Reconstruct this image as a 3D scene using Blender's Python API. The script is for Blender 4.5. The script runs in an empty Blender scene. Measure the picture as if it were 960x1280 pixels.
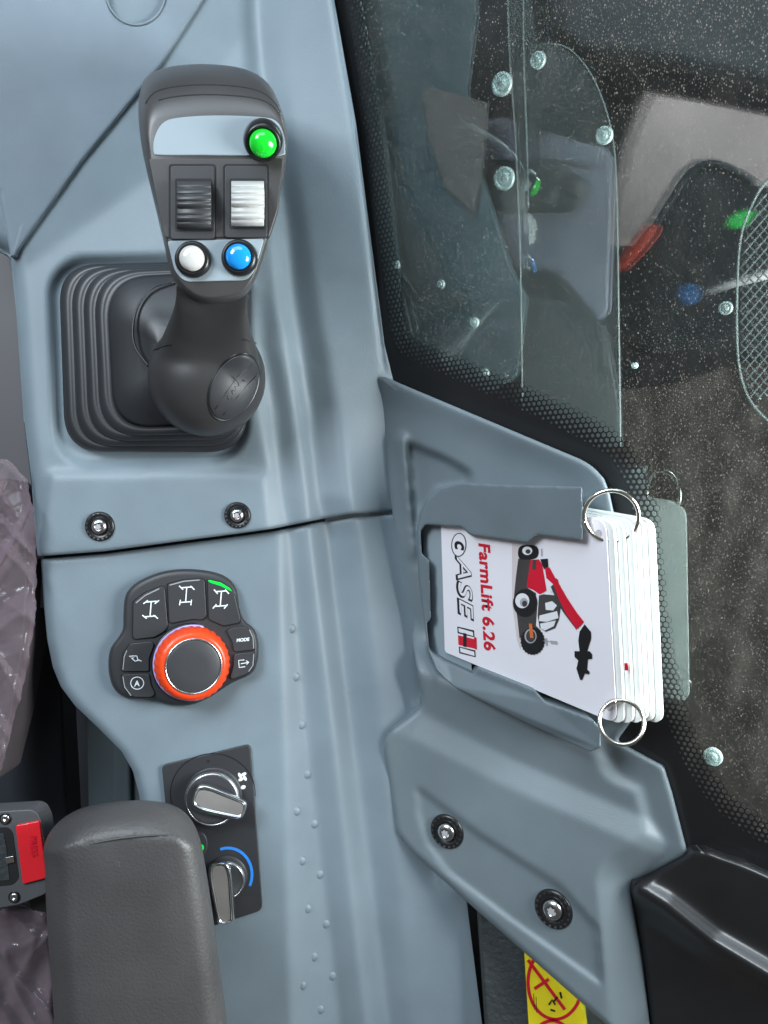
import bpy, bmesh, math, random
import numpy as np
from mathutils import Vector, Matrix, noise

random.seed(7)
rng = np.random.RandomState(7)
scene = bpy.context.scene
COL = scene.collection

# one length unit of the layout is half a millimetre; z is height above the control console
U = 0.0005
D = 1110.0

# ------------------------------------------------------------------ camera
cam_d = bpy.data.cameras.new('camera')
cam_d.sensor_fit = 'VERTICAL'
cam_d.angle = 2 * math.atan(640.0 / D)
cam_d.clip_start = 0.02
cam_d.clip_end = 50
cam = bpy.data.objects.new('camera', cam_d)
COL.objects.link(cam)
cam.location = (0, 0, D * U)
scene.camera = cam

# ------------------------------------------------------------------ light
world = bpy.data.worlds.new('World')
scene.world = world
world.use_nodes = True
bg = world.node_tree.nodes['Background']
bg.inputs[0].default_value = (1.0, 0.94, 0.90, 1)
bg.inputs[1].default_value = 0.09


def area(name, loc, target, sx, sy, power, color):
    l = bpy.data.lights.new(name, 'AREA')
    l.shape = 'RECTANGLE'
    l.size, l.size_y, l.energy, l.color = sx, sy, power, color
    o = bpy.data.objects.new(name, l)
    COL.objects.link(o)
    o.location = loc
    o.rotation_euler = (Vector(target) - Vector(loc)).to_track_quat('-Z', 'Y').to_euler()
    return o


area('windscreen_light', (-0.22, 0.78, 0.72), (0, 0.05, 0), 0.9, 0.45, 7.0, (0.74, 0.89, 1.0))
area('door_window_light', (-0.80, 0.62, 1.06), (0.05, 0, 0), 0.45, 0.5, 16, (0.84, 0.93, 1.0))
area('outside_daylight', (0.46, 0.0, 0.20), (0.12, -0.05, 0.08), 0.28, 0.5, 13.0, (0.95, 1.0, 1.0))

scene.view_settings.view_transform = 'Standard'
scene.view_settings.look = 'None'
scene.view_settings.exposure = 0.0
scene.view_settings.gamma = 1.0
scene.view_settings.use_curve_mapping = False
scene.render.engine = 'CYCLES'
scene.cycles.use_denoising = True
scene.cycles.max_bounces = 10
scene.cycles.transparent_max_bounces = 24
scene.render.film_transparent = False


# ------------------------------------------------------------------ helpers
def P(px, py, z):
    m = (D - z) / D
    return Vector(((px - 480) * m * U, (640 - py) * m * U, z * U))


def zplane(px, py, pl):
    a, b, c = pl
    t = a * (px - 480) + b * (640 - py)
    return (c + t) / (1 + t / D)


GLASS = (0.9, 0.25, -74.0)
CARD = (1.154, 0.311, -40.3)


def zg(px, py): return zplane(px, py, GLASS)
def zc(px, py): return zplane(px, py, CARD)


def tag(o, label=None, cat=None, group=None, kind=None):
    if label: o['label'] = label
    if cat: o['category'] = cat
    if group: o['group'] = group
    if cat and not kind: kind = 'thing'
    if kind: o['kind'] = kind
    return o


def thing(name, loc, label, cat, group=None):
    o = bpy.data.objects.new(name, None)
    COL.objects.link(o)
    o.empty_display_size = 0.02
    o.location = loc
    bpy.context.view_layer.update()
    return tag(o, label, cat, group)


def link(name, me, mat, parent=None, smooth=True):
    o = bpy.data.objects.new(name, me)
    COL.objects.link(o)
    if mat is not None:
        me.materials.append(mat)
    if smooth:
        me.polygons.foreach_set('use_smooth', [True] * len(me.polygons))
    if parent is not None:
        o.parent = parent
        q = parent
        off = Vector((0, 0, 0))
        while q is not None:
            off += q.location
            q = q.parent
        me.transform(Matrix.Translation(-off))
    return o


def mesh(name, verts, faces, mat, parent=None, smooth=True):
    me = bpy.data.meshes.new(name)
    me.from_pydata([tuple(v) for v in verts], [], faces)
    me.update()
    bm = bmesh.new()
    bm.from_mesh(me)
    bmesh.ops.recalc_face_normals(bm, faces=bm.faces)
    bm.to_mesh(me)
    bm.free()
    return link(name, me, mat, parent, smooth)


def grid_mesh(name, G, mat, parent=None, skirt=0.0, skirt_vec=(0, 0, -1)):
    """G: rows x cols array of world points (closed sheet, upward facing)"""
    nr, nc, _ = G.shape
    verts = G.reshape(-1, 3).tolist()
    faces = []
    for i in range(nr - 1):
        for j in range(nc - 1):
            a = i * nc + j
            faces.append((a, a + nc, a + nc + 1, a + 1))
    if skirt:
        loop = [(0, j) for j in range(nc)] + [(i, nc - 1) for i in range(1, nr)] + \
               [(nr - 1, j) for j in range(nc - 2, -1, -1)] + [(i, 0) for i in range(nr - 2, 0, -1)]
        b = len(verts)
        n = len(loop)
        for (i, j) in loop:
            verts.append(G[i, j].tolist())
        for (i, j) in loop:
            verts.append((G[i, j] + np.array(skirt_vec) * skirt * U).tolist())
        for k in range(n):
            k2 = (k + 1) % n
            faces.append((b + k, b + k2, b + n + k2, b + n + k))
    me = bpy.data.meshes.new(name)
    me.from_pydata(verts, [], faces)
    me.update()
    return link(name, me, mat, parent)


def PA(px, py, z):
    m = (D - z) / D
    return np.stack([(px - 480) * m * U, (640 - py) * m * U, z * U], -1)


def seg_dist(px, py, pts, closed=False):
    pts = np.asarray(pts, float)
    best = np.full(px.shape, 1e9)
    n = len(pts) if closed else len(pts) - 1
    for i in range(n):
        a = pts[i]
        b = pts[(i + 1) % len(pts)]
        d = b - a
        L = max(d @ d, 1e-9)
        t = np.clip(((px - a[0]) * d[0] + (py - a[1]) * d[1]) / L, 0, 1)
        best = np.minimum(best, np.hypot(px - a[0] - t * d[0], py - a[1] - t * d[1]))
    return best


def inside(px, py, pts):
    c = np.zeros(px.shape, bool)
    n = len(pts)
    for i in range(n):
        x1, y1 = pts[i]
        x2, y2 = pts[(i + 1) % n]
        if y1 == y2:
            continue
        cond = ((py < y1) != (py < y2)) & (px < (x2 - x1) * (py - y1) / (y2 - y1) + x1)
        c ^= cond
    return c


def signed_side(px, py, pts):
    """distance to an open polyline, positive on its right-hand side in picture axes (x right, y down)"""
    pts = np.asarray(pts, float)
    best = np.full(px.shape, 1e9)
    sgn = np.ones(px.shape)
    for i in range(len(pts) - 1):
        a, b = pts[i], pts[i + 1]
        d = b - a
        L = d @ d
        t = np.clip(((px - a[0]) * d[0] + (py - a[1]) * d[1]) / L, 0, 1)
        dd = np.hypot(px - a[0] - t * d[0], py - a[1] - t * d[1])
        cr = d[0] * (py - a[1]) - d[1] * (px - a[0])
        m = dd < best
        best = np.where(m, dd, best)
        sgn = np.where(m, np.where(cr >= 0, 1, -1), sgn)
    return best * sgn


def smooth01(x):
    x = np.clip(x, 0, 1)
    return x * x * (3 - 2 * x)


X0, Y0, STEP = -300, -260, 2
HX, HY = np.meshgrid(np.arange(X0, 1042, STEP, dtype=float), np.arange(Y0, 1382, STEP, dtype=float))


def blur(H, sigma):
    s = sigma / STEP
    r = int(3 * s) + 1
    k = np.exp(-0.5 * (np.arange(-r, r + 1) / s) ** 2)
    k /= k.sum()
    A = np.pad(H, ((r, r), (r, r)), mode='edge')
    A = sum(k[i] * A[i:i + H.shape[0], :] for i in range(2 * r + 1))
    return sum(k[i] * A[:, i:i + H.shape[1]] for i in range(2 * r + 1))


def sampler(H):
    def f(px, py):
        fx = np.clip((np.asarray(px, float) - X0) / STEP, 0, H.shape[1] - 1.001)
        fy = np.clip((np.asarray(py, float) - Y0) / STEP, 0, H.shape[0] - 1.001)
        i = fy.astype(int); j = fx.astype(int)
        u = fx - j; v = fy - i
        return (H[i, j] * (1 - u) * (1 - v) + H[i, j + 1] * u * (1 - v) +
                H[i + 1, j] * (1 - u) * v + H[i + 1, j + 1] * u * v)
    return f


def track(tab):
    tab = sorted(tab)
    ys = [t[0] for t in tab]; xs = [t[1] for t in tab]
    return lambda y: np.interp(y, ys, xs)


def patch(name, y0, y1, left, right, zf, mat, parent, step=4.0, rnd=6.0, skirt=14.0, round_sides='lrtb'):
    """sheet between two side tracks with rolled edges"""
    offs = np.array([0, .6, 1.4, 2.6, 4.2, 6.5, 9.5, 13, 18])
    ends = [y0 + o for o in offs]
    ends2 = [y1 - o for o in offs[::-1]]
    mid = list(np.linspace(y0 + 22, y1 - 22, max(3, int((y1 - y0 - 44) / step))))
    ys = np.array(ends + mid + ends2)
    wmax = max(float(right(y) - left(y)) for y in ys)
    nmid = max(3, int(wmax / step))
    PX = np.zeros((len(ys), 2 * len(offs) + nmid)); PY = np.zeros_like(PX)
    for i, y in enumerate(ys):
        l, r = float(left(y)), float(right(y))
        w = r - l
        o = offs if w > 44 else offs * (w / 44)
        e = o[-1] + (4 if w > 44 else 4 * w / 44)
        PX[i] = np.concatenate([l + o, np.linspace(l + e, r - e, nmid), (r - o)[::-1]])
        PY[i] = y
    Z = zf(PX, PY)
    yy = np.arange(y0, y1 + .1, 4.0)
    d = np.full(PX.shape, 1e9)
    if 'l' in round_sides: d = np.minimum(d, seg_dist(PX, PY, [(float(left(y)), y) for y in yy]))
    if 'r' in round_sides: d = np.minimum(d, seg_dist(PX, PY, [(float(right(y)), y) for y in yy]))
    if 't' in round_sides: d = np.minimum(d, PY - y0)
    if 'b' in round_sides: d = np.minimum(d, y1 - PY)
    q = np.clip(1 - d / rnd, 0, 1)
    Z = Z - rnd * (1 - np.sqrt(np.clip(1 - q * q, 0, 1)))
    return grid_mesh(name, PA(PX, PY, Z), mat, parent, skirt)


def catmull(pts, n, closed=True):
    pts = [Vector(p) if len(p) > 2 else Vector((p[0], p[1], 0)) for p in pts]
    out = []
    m = len(pts)
    segs = m if closed else m - 1
    for i in range(segs):
        if closed:
            p0, p1, p2, p3 = pts[i - 1], pts[i], pts[(i + 1) % m], pts[(i + 2) % m]
        else:
            p0, p1, p2, p3 = pts[max(i - 1, 0)], pts[i], pts[i + 1], pts[min(i + 2, m - 1)]
        for k in range(n):
            t = k / n
            out.append(0.5 * ((2 * p1) + (p2 - p0) * t + (2 * p0 - 5 * p1 + 4 * p2 - p3) * t * t +
                              (3 * p1 - p0 - 3 * p2 + p3) * t ** 3))
    if not closed:
        out.append(pts[-1])
    return out


def loft(name, loops, mat, parent=None, cap0=True, cap1=True, smooth=True):
    n = len(loops[0])
    verts = [p for l in loops for p in l]
    faces = []
    for i in range(len(loops) - 1):
        for k in range(n):
            k2 = (k + 1) % n
            faces.append((i * n + k, i * n + k2, (i + 1) * n + k2, (i + 1) * n + k))
    if cap0: faces.append(tuple(range(n - 1, -1, -1)))
    if cap1: faces.append(tuple(range((len(loops) - 1) * n, len(loops) * n)))
    return mesh(name, verts, faces, mat, parent, smooth)


def slab(name, poly, zf, depth, mat, parent=None, bev=1.0, seg=3):
    """polygon (picture axes) standing on the height function zf, with thickness and bevelled edges"""
    zz = (lambda x, y: zf) if not callable(zf) else zf
    top = [P(p[0], p[1], float(zz(p[0], p[1]))) for p in poly]
    n = len(top)
    verts = top + [t - Vector((0, 0, depth * U)) for t in top]
    faces = [tuple(range(n)), tuple(range(2 * n - 1, n - 1, -1))]
    for k in range(n):
        k2 = (k + 1) % n
        faces.append((k, k2, n + k2, n + k))
    o = mesh(name, verts, faces, mat, parent, True)
    if bev > 0:
        b = o.modifiers.new('bevel', 'BEVEL')
        b.width = bev * U; b.segments = seg; b.limit_method = 'ANGLE'; b.angle_limit = math.radians(40)
        b.harden_normals = True
    else:
        o.data.polygons.foreach_set('use_smooth', [False] * len(o.data.polygons))
    return o


def flat(name, polys, zf, off, mat, parent=None):
    """flat print: polygons laid on a surface"""
    zz = (lambda x, y: zf) if not callable(zf) else zf
    verts, faces = [], []
    for poly in polys:
        b = len(verts)
        for p in poly:
            verts.append(P(p[0], p[1], float(zz(p[0], p[1])) + off))
        faces.append(tuple(range(b, b + len(poly))))
    return mesh(name, verts, faces, mat, parent, False)


def strokes(name, lines, w, zf, off, mat, parent=None):
    """flat lines of even width, each one mitred strip"""
    zz = (lambda x, y: zf) if not callable(zf) else zf
    verts, faces = [], []
    for q, ln in enumerate(lines):
        n = len(ln)
        closed = math.hypot(ln[0][0] - ln[-1][0], ln[0][1] - ln[-1][1]) < 1e-6
        b = len(verts)
        for i, p in enumerate(ln):
            pa = ln[i - 1] if i > 0 else (ln[-2] if closed else p)
            pb = ln[i + 1] if i < n - 1 else (ln[1] if closed else p)
            tx, ty = pb[0] - pa[0], pb[1] - pa[1]
            L = math.hypot(tx, ty) or 1
            nx, ny = -ty / L * w / 2, tx / L * w / 2
            for sg in (1, -1):
                x, y = p[0] + sg * nx, p[1] + sg * ny
                verts.append(P(x, y, float(zz(x, y)) + off + .06 * q))
        for i in range(n - 1):
            faces.append((b + 2 * i, b + 2 * i + 1, b + 2 * i + 3, b + 2 * i + 2))
    return mesh(name, verts, faces, mat, parent, False)


def lathe(name, c, axis, prof, mat, parent=None, n=40, cap=True, ripple=None):
    """surface of revolution about axis through world point c; prof in layout units (r, h)"""
    axis = Vector(axis).normalized()
    a = axis.orthogonal().normalized()
    b = axis.cross(a)
    loops = []
    for (r, h) in prof:
        lp = []
        for k in range(n):
            t = 2 * math.pi * k / n
            rr = r
            if ripple and r > ripple[2]:
                rr = r + ripple[0] * math.cos(ripple[1] * t)
            lp.append(Vector(c) + (a * math.cos(t) + b * math.sin(t)) * rr * U + axis * h * U)
        loops.append(lp)
    return loft(name, loops, mat, parent, cap, cap)


def tube(name, pts, r, mat, parent=None, n=10, closed=False):
    """round bar along world points, radius in layout units"""
    m = len(pts)
    loops = []
    up = Vector((0.13, 0.21, 0.97))
    for i, p in enumerate(pts):
        a = pts[(i - 1) % m] if (closed or i > 0) else pts[i]
        b = pts[(i + 1) % m] if (closed or i < m - 1) else pts[i]
        t = (b - a).normalized()
        s = t.cross(up)
        if s.length < 1e-5: s = t.orthogonal()
        s.normalize()
        w = t.cross(s)
        rr = r(i / max(1, m - 1)) if callable(r) else r
        loops.append([p + (s * math.cos(2 * math.pi * k / n) + w * math.sin(2 * math.pi * k / n)) * rr * U for k in range(n)])
    if closed:
        loops.append(loops[0])
    return loft(name, loops, mat, parent, not closed, not closed)


def text(name, s, origin, along, up, size, zf, off, mat, parent=None, bold=0.0, spacing=1.0, shear=0.0, sx=1.0):
    cu = bpy.data.curves.new('txt', 'FONT')
    cu.body = s; cu.size = 1.0; cu.offset = bold; cu.space_character = spacing; cu.shear = shear
    cu.resolution_u = 6
    ob = bpy.data.objects.new('txt', cu)
    COL.objects.link(ob)
    dg = bpy.context.evaluated_depsgraph_get()
    me = bpy.data.meshes.new_from_object(ob.evaluated_get(dg))
    bpy.data.objects.remove(ob); bpy.data.curves.remove(cu)
    zz = (lambda x, y: zf) if not callable(zf) else zf
    for v in me.vertices:
        x, y = v.co.x * size * sx, v.co.y * size
        px = origin[0] + along[0] * x + up[0] * y
        py = origin[1] + along[1] * x + up[1] * y
        v.co = P(px, py, float(zz(px, py)) + off)
    me.materials.clear()
    return link(name, me, mat, parent, False)


# ------------------------------------------------------------------ materials
def mat_new(name):
    m = bpy.data.materials.new(name)
    m.use_nodes = True
    return m, m.node_tree.nodes, m.node_tree.links, m.node_tree.nodes['Principled BSDF']


def plastic(name, col, rough=0.45, grain=900, bump=0.08, var=0.06, spec=0.5, metal=0.0, coat=0.0, dist=0.0002):
    m, N, L, b = mat_new(name)
    b.inputs['Roughness'].default_value = rough
    b.inputs['Specular IOR Level'].default_value = spec
    b.inputs['Metallic'].default_value = metal
    b.inputs['Coat Weight'].default_value = coat
    tc = N.new('ShaderNodeTexCoord')
    nz = N.new('ShaderNodeTexNoise'); nz.inputs['Scale'].default_value = grain; nz.inputs['Detail'].default_value = 3
    L.new(tc.outputs['Object'], nz.inputs['Vector'])
    if bump > 0:
        bp = N.new('ShaderNodeBump'); bp.inputs['Strength'].default_value = bump; bp.inputs['Distance'].default_value = dist
        L.new(nz.outputs['Fac'], bp.inputs['Height']); L.new(bp.outputs['Normal'], b.inputs['Normal'])
    n2 = N.new('ShaderNodeTexNoise'); n2.inputs['Scale'].default_value = 22; n2.inputs['Detail'].default_value = 5
    L.new(tc.outputs['Object'], n2.inputs['Vector'])
    r = N.new('ShaderNodeValToRGB')
    lo = tuple(c * (1 - var) for c in col); hi = tuple(min(1, c * (1 + var)) for c in col)
    r.color_ramp.elements[0].position = .3; r.color_ramp.elements[1].position = .7
    r.color_ramp.elements[0].color = lo + (1,); r.color_ramp.elements[1].color = hi + (1,)
    L.new(n2.outputs['Fac'], r.inputs['Fac']); L.new(r.outputs['Color'], b.inputs['Base Color'])
    mr = N.new('ShaderNodeMapRange'); mr.inputs['To Min'].default_value = rough - .05; mr.inputs['To Max'].default_value = rough + .07
    L.new(n2.outputs['Fac'], mr.inputs['Value']); L.new(mr.outputs['Result'], b.inputs['Roughness'])
    return m


def glow(name, col, strength):
    m, N, L, b = mat_new(name)
    b.inputs['Base Color'].default_value = col + (1,)
    b.inputs['Emission Color'].default_value = col + (1,)
    b.inputs['Emission Strength'].default_value = strength
    b.inputs['Roughness'].default_value = .25
    return m


def clear_plastic(name, col, fac, rough=.12):
    m, N, L, b = mat_new(name)
    b.inputs['Base Color'].default_value = col + (1,)
    b.inputs['Roughness'].default_value = rough
    b.inputs['Alpha'].default_value = fac
    return m


M = {}
M['grey'] = plastic('blue_grey_plastic', (0.182, 0.230, 0.266), .48, 1000, .42, .09, spec=.5)
M['grey_b'] = plastic('bracket_plastic', (0.152, 0.188, 0.210), .5, 1000, .42, .09, spec=.45)
M['grey_a'] = plastic('dash_plastic', (0.192, 0.238, 0.282), .5, 1000, .42, .09, spec=.45)
M['taupe'] = plastic('taupe_plastic', (0.075, 0.07, 0.076), .55, 900, .1)
M['rubber'] = plastic('boot_rubber', (0.024, 0.026, 0.030), .40, 900, .12, .15)
M['grip'] = plastic('grip_plastic', (0.036, 0.035, 0.036), .40, 1600, .18, .12)
M['head'] = plastic('head_plastic', (0.055, 0.053, 0.054), .36, 1600, .2, .1)
M['black'] = plastic('black_plastic', (0.012, 0.012, 0.013), .3, 1200, .1)
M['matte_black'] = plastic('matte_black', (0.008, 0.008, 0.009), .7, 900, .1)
M['charcoal'] = plastic('charcoal_plastic', (0.032, 0.033, 0.037), .45, 1500, .15, .1)
M['key'] = plastic('key_plastic', (0.042, 0.043, 0.047), .4, 1500, .12, .08)
M['plate'] = plastic('pale_plate', (0.29, 0.35, 0.39), .35, 1500, .05, .03)
M['white'] = plastic('white_plastic', (0.46, 0.46, 0.445), .35, 1200, .06, .04)
M['white_btn'] = plastic('white_button_plastic', (0.56, 0.55, 0.53), .12, 600, .02, .03, coat=.5)
M['green_btn'] = plastic('green_button_plastic', (0.01, 0.60, 0.03), .15, 600, .02, .05, coat=.5)
M['blue_btn'] = plastic('blue_button_plastic', (0.01, 0.27, 0.75), .12, 600, .02, .05, coat=.5)
M['orange'] = plastic('orange_red_plastic', (0.85, 0.065, 0.012), .3, 900, .05, .06)
M['chrome'] = plastic('chrome', (0.88, 0.89, 0.90), .2, 500, .02, .04, metal=1)
M['dark_chrome'] = plastic('satin_grey_inlay', (0.19, 0.18, 0.17), .28, 500, .02, .25, spec=.9)
M['steel'] = plastic('steel', (0.62, 0.63, 0.64), .25, 2500, .1, .1, metal=1)
M['nickel'] = plastic('nickel_wire', (0.78, 0.74, 0.68), .2, 1500, .08, .1, metal=1)
M['ink'] = plastic('white_ink', (0.80, 0.86, 0.90), .6, 900, 0, .02)
M['ink_dim'] = plastic('grey_ink', (0.32, 0.34, 0.36), .6, 900, 0, .02)
M['green_led'] = glow('green_led', (0.005, 0.50, 0.05), 0.9)
M['blue_ring'] = plastic('blue_print', (0.03, 0.26, 0.85), .5, 900, 0, .05)
M['lilac'] = plastic('lilac_ring', (0.45, 0.42, 0.85), .3, 900, 0, .05)  # colour of the painted glints under the rotary knob
M['red'] = plastic('red_button_plastic', (0.72, 0.018, 0.028), .28, 700, .06, .08, coat=.2)
M['foam'] = plastic('armrest_foam', (0.062, 0.060, 0.061), .44, 650, .45, .14, dist=.0006)
M['card'] = plastic('card_paper', (0.86, 0.83, 0.88), .35, 600, .03, .02)
M['page'] = plastic('page_paper', (0.80, 0.82, 0.80), .5, 600, .03, .02)
M['p_red'] = plastic('red_print', (0.62, 0.008, 0.03), .4, 900, 0, .1)
M['p_black'] = plastic('black_print', (0.012, 0.012, 0.013), .4, 900, 0, .2)
M['p_dark'] = plastic('dark_print', (0.05, 0.045, 0.045), .4, 900, 0, .3)
M['p_grey'] = plastic('grey_print', (0.40, 0.39, 0.42), .4, 900, 0, .1)
M['p_pink'] = plastic('pink_print', (0.66, 0.58, 0.60), .4, 900, 0, .1)
M['p_pale'] = plastic('pale_print', (0.80, 0.80, 0.83), .4, 900, 0, .05)
M['p_orange'] = plastic('orange_print', (0.65, 0.16, 0.04), .4, 900, 0, .1)
M['yellow'] = plastic('yellow_sticker', (0.86, 0.70, 0.02), .35, 900, .03, .03)
M['trim'] = plastic('gloss_black_trim', (0.016, 0.016, 0.017), .32, 600, .12, .2, coat=.15)
M['post'] = plastic('grained_rubber', (0.035, 0.042, 0.046), .6, 260, .9, .2, dist=.0012)
M['floor'] = plastic('floor_mat', (0.016, 0.018, 0.024), .7, 300, .4, .2)
M['pedestal'] = plastic('dark_teal_plastic', (0.055, 0.072, 0.080), .45, 900, .1, .08)
M['navy'] = plastic('dark_navy_plastic', (0.018, 0.023, 0.032), .5, 900, .1, .1)
M['belt'] = plastic('buckle_plastic', (0.085, 0.088, 0.095), .42, 1200, .12, .08)
M['seat'] = plastic('seat_cloth', (0.055, 0.045, 0.05), .8, 300, .4, .2)
# outside the glass
M['o_panel'] = plastic('outer_blue_grey_paint', (0.115, 0.15, 0.17), .5, 80, .05, .12)  # also colours the console reflection shaped behind the glass
M['o_taupe'] = plastic('outer_taupe_paint', (0.20, 0.165, 0.165), .6, 120, .1, .15)  # colour of a reflection built as a sheet
M['o_dark'] = plastic('outer_dark_paint', (0.008, 0.010, 0.014), .6, 120, .2, .3)
M['o_mid'] = plastic('outer_slate_paint', (0.022, 0.027, 0.032), .6, 120, .2, .25)
M['o_purple'] = plastic('outer_violet_grey_metal', (0.14, 0.135, 0.175), .5, 150, .3, .25)
M['o_pink'] = plastic('outer_pinkish_grey', (0.42, 0.33, 0.315), .8, 260, .6, .18, dist=.001)
M['o_red'] = plastic('outer_red_paint', (0.34, 0.035, 0.02), .4, 400, .2, .2)  # red, green, blue and pale: reflected bits built behind the glass
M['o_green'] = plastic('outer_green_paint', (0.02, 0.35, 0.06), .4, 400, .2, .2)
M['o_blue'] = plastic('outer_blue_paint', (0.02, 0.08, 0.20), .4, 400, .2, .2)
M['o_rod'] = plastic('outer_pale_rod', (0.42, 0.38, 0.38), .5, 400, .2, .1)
M['o_ground'] = plastic('outer_brown_ground', (0.062, 0.048, 0.043), .9, 180, .5, .22, dist=.002)
M['o_wire'] = plastic('outer_galvanised_wire', (0.13, 0.145, 0.145), .4, 400, .1, .1)
M['edge'] = plastic('sheet_edge', (0.20, 0.225, 0.225), .3, 400, 0, .1)
M['cap'] = plastic('bolt_zinc', (0.62, 0.70, 0.68), .4, 1800, .3, .25, metal=.3)
M['sheet'] = clear_plastic('clear_polycarbonate', (0.75, 0.80, 0.80), .05)


def glass_mat():
    m, N, L, b = mat_new('dusty_tinted_glass')
    out = N['Material Output']
    N.remove(b)
    tr = N.new('ShaderNodeBsdfTransparent'); tr.inputs['Color'].default_value = (.62, .70, .70, 1)
    rf = N.new('ShaderNodeBsdfRefraction'); rf.inputs['Color'].default_value = (.62, .70, .70, 1)
    rf.inputs['IOR'].default_value = 1.10; rf.inputs['Roughness'].default_value = .34
    mt = N.new('ShaderNodeMixShader'); mt.inputs['Fac'].default_value = .62
    L.new(tr.outputs[0], mt.inputs[1]); L.new(rf.outputs[0], mt.inputs[2])
    gl = N.new('ShaderNodeBsdfGlossy'); gl.inputs['Roughness'].default_value = .004
    gl.inputs['Color'].default_value = (.85, 1.0, .97, 1)
    lw = N.new('ShaderNodeLayerWeight'); lw.inputs['Blend'].default_value = .35
    mr = N.new('ShaderNodeMapRange'); mr.inputs['To Min'].default_value = .15; mr.inputs['To Max'].default_value = .70
    L.new(lw.outputs['Fresnel'], mr.inputs['Value'])
    mx = N.new('ShaderNodeMixShader')
    L.new(mr.outputs['Result'], mx.inputs['Fac']); L.new(mt.outputs[0], mx.inputs[1]); L.new(gl.outputs[0], mx.inputs[2])
    # dust: fine specks, streaky haze
    tc = N.new('ShaderNodeTexCoord')
    df = N.new('ShaderNodeBsdfDiffuse'); df.inputs['Color'].default_value = (.50, .43, .36, 1)
    vo = N.new('ShaderNodeTexVoronoi'); vo.inputs['Scale'].default_value = 520
    mp = N.new('ShaderNodeMapping'); mp.inputs['Scale'].default_value = (1.2, .75, 1)
    mp.inputs['Rotation'].default_value = (0, 0, .5)
    L.new(tc.outputs['Object'], mp.inputs['Vector']); L.new(mp.outputs['Vector'], vo.inputs['Vector'])
    sp = N.new('ShaderNodeMapRange'); sp.inputs['From Min'].default_value = .06; sp.inputs['From Max'].default_value = .26
    sp.inputs['To Min'].default_value = 1; sp.inputs['To Max'].default_value = 0
    L.new(vo.outputs['Distance'], sp.inputs['Value'])
    sc = N.new('ShaderNodeSeparateColor')
    L.new(vo.outputs['Color'], sc.inputs['Color'])
    big = N.new('ShaderNodeTexNoise'); big.inputs['Scale'].default_value = 6; big.inputs['Detail'].default_value = 5
    L.new(tc.outputs['Object'], big.inputs['Vector'])
    dens = N.new('ShaderNodeMapRange'); dens.inputs['From Min'].default_value = .38; dens.inputs['From Max'].default_value = .68
    dens.inputs['To Min'].default_value = .15; dens.inputs['To Max'].default_value = 1.0
    L.new(big.outputs['Fac'], dens.inputs['Value'])
    lt = N.new('ShaderNodeMath'); lt.operation = 'LESS_THAN'
    L.new(sc.outputs[0], lt.inputs[0]); L.new(dens.outputs[0], lt.inputs[1])
    mu = N.new('ShaderNodeMath'); mu.operation = 'MULTIPLY'
    L.new(sp.outputs[0], mu.inputs[0]); L.new(lt.outputs[0], mu.inputs[1])
    mu2 = N.new('ShaderNodeMath'); mu2.operation = 'MULTIPLY'
    pw = N.new('ShaderNodeMath'); pw.operation = 'POWER'; pw.inputs[1].default_value = 2.8
    L.new(sc.outputs[1], pw.inputs[0])
    L.new(mu.outputs[0], mu2.inputs[0]); L.new(pw.outputs[0], mu2.inputs[1])
    v2 = N.new('ShaderNodeTexVoronoi'); v2.inputs['Scale'].default_value = 900
    L.new(mp.outputs['Vector'], v2.inputs['Vector'])
    s2 = N.new('ShaderNodeMapRange'); s2.inputs['From Min'].default_value = .12; s2.inputs['From Max'].default_value = .42
    s2.inputs['To Min'].default_value = .55; s2.inputs['To Max'].default_value = 0
    L.new(v2.outputs['Distance'], s2.inputs['Value'])
    c2 = N.new('ShaderNodeSeparateColor'); L.new(v2.outputs['Color'], c2.inputs['Color'])
    l2 = N.new('ShaderNodeMath'); l2.operation = 'LESS_THAN'; L.new(c2.outputs[0], l2.inputs[0]); L.new(dens.outputs[0], l2.inputs[1])
    m3 = N.new('ShaderNodeMath'); m3.operation = 'MULTIPLY'; L.new(s2.outputs[0], m3.inputs[0]); L.new(l2.outputs[0], m3.inputs[1])
    m4 = N.new('ShaderNodeMath'); m4.operation = 'MULTIPLY'; L.new(m3.outputs[0], m4.inputs[0]); L.new(c2.outputs[1], m4.inputs[1])
    mxx = N.new('ShaderNodeMath'); mxx.operation = 'MAXIMUM'; L.new(m4.outputs[0], mxx.inputs[0]); L.new(mu2.outputs[0], mxx.inputs[1])
    hz = N.new('ShaderNodeTexNoise'); hz.inputs['Scale'].default_value = 60; hz.inputs['Detail'].default_value = 8
    hz.inputs['Roughness'].default_value = .75
    L.new(mp.outputs['Vector'], hz.inputs['Vector'])
    h2 = N.new('ShaderNodeMapRange'); h2.inputs['From Min'].default_value = .42; h2.inputs['From Max'].default_value = .8
    h2.inputs['To Min'].default_value = .002; h2.inputs['To Max'].default_value = .05
    L.new(hz.outputs['Fac'], h2.inputs['Value'])
    ad = N.new('ShaderNodeMath'); ad.operation = 'ADD'; ad.use_clamp = True
    L.new(mxx.outputs[0], ad.inputs[0]); L.new(h2.outputs[0], ad.inputs[1])
    m2 = N.new('ShaderNodeMixShader')
    L.new(ad.outputs[0], m2.inputs['Fac']); L.new(mx.outputs[0], m2.inputs[1]); L.new(df.outputs[0], m2.inputs[2])
    L.new(m2.outputs[0], out.inputs['Surface'])
    return m


M['glass'] = glass_mat()


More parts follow.
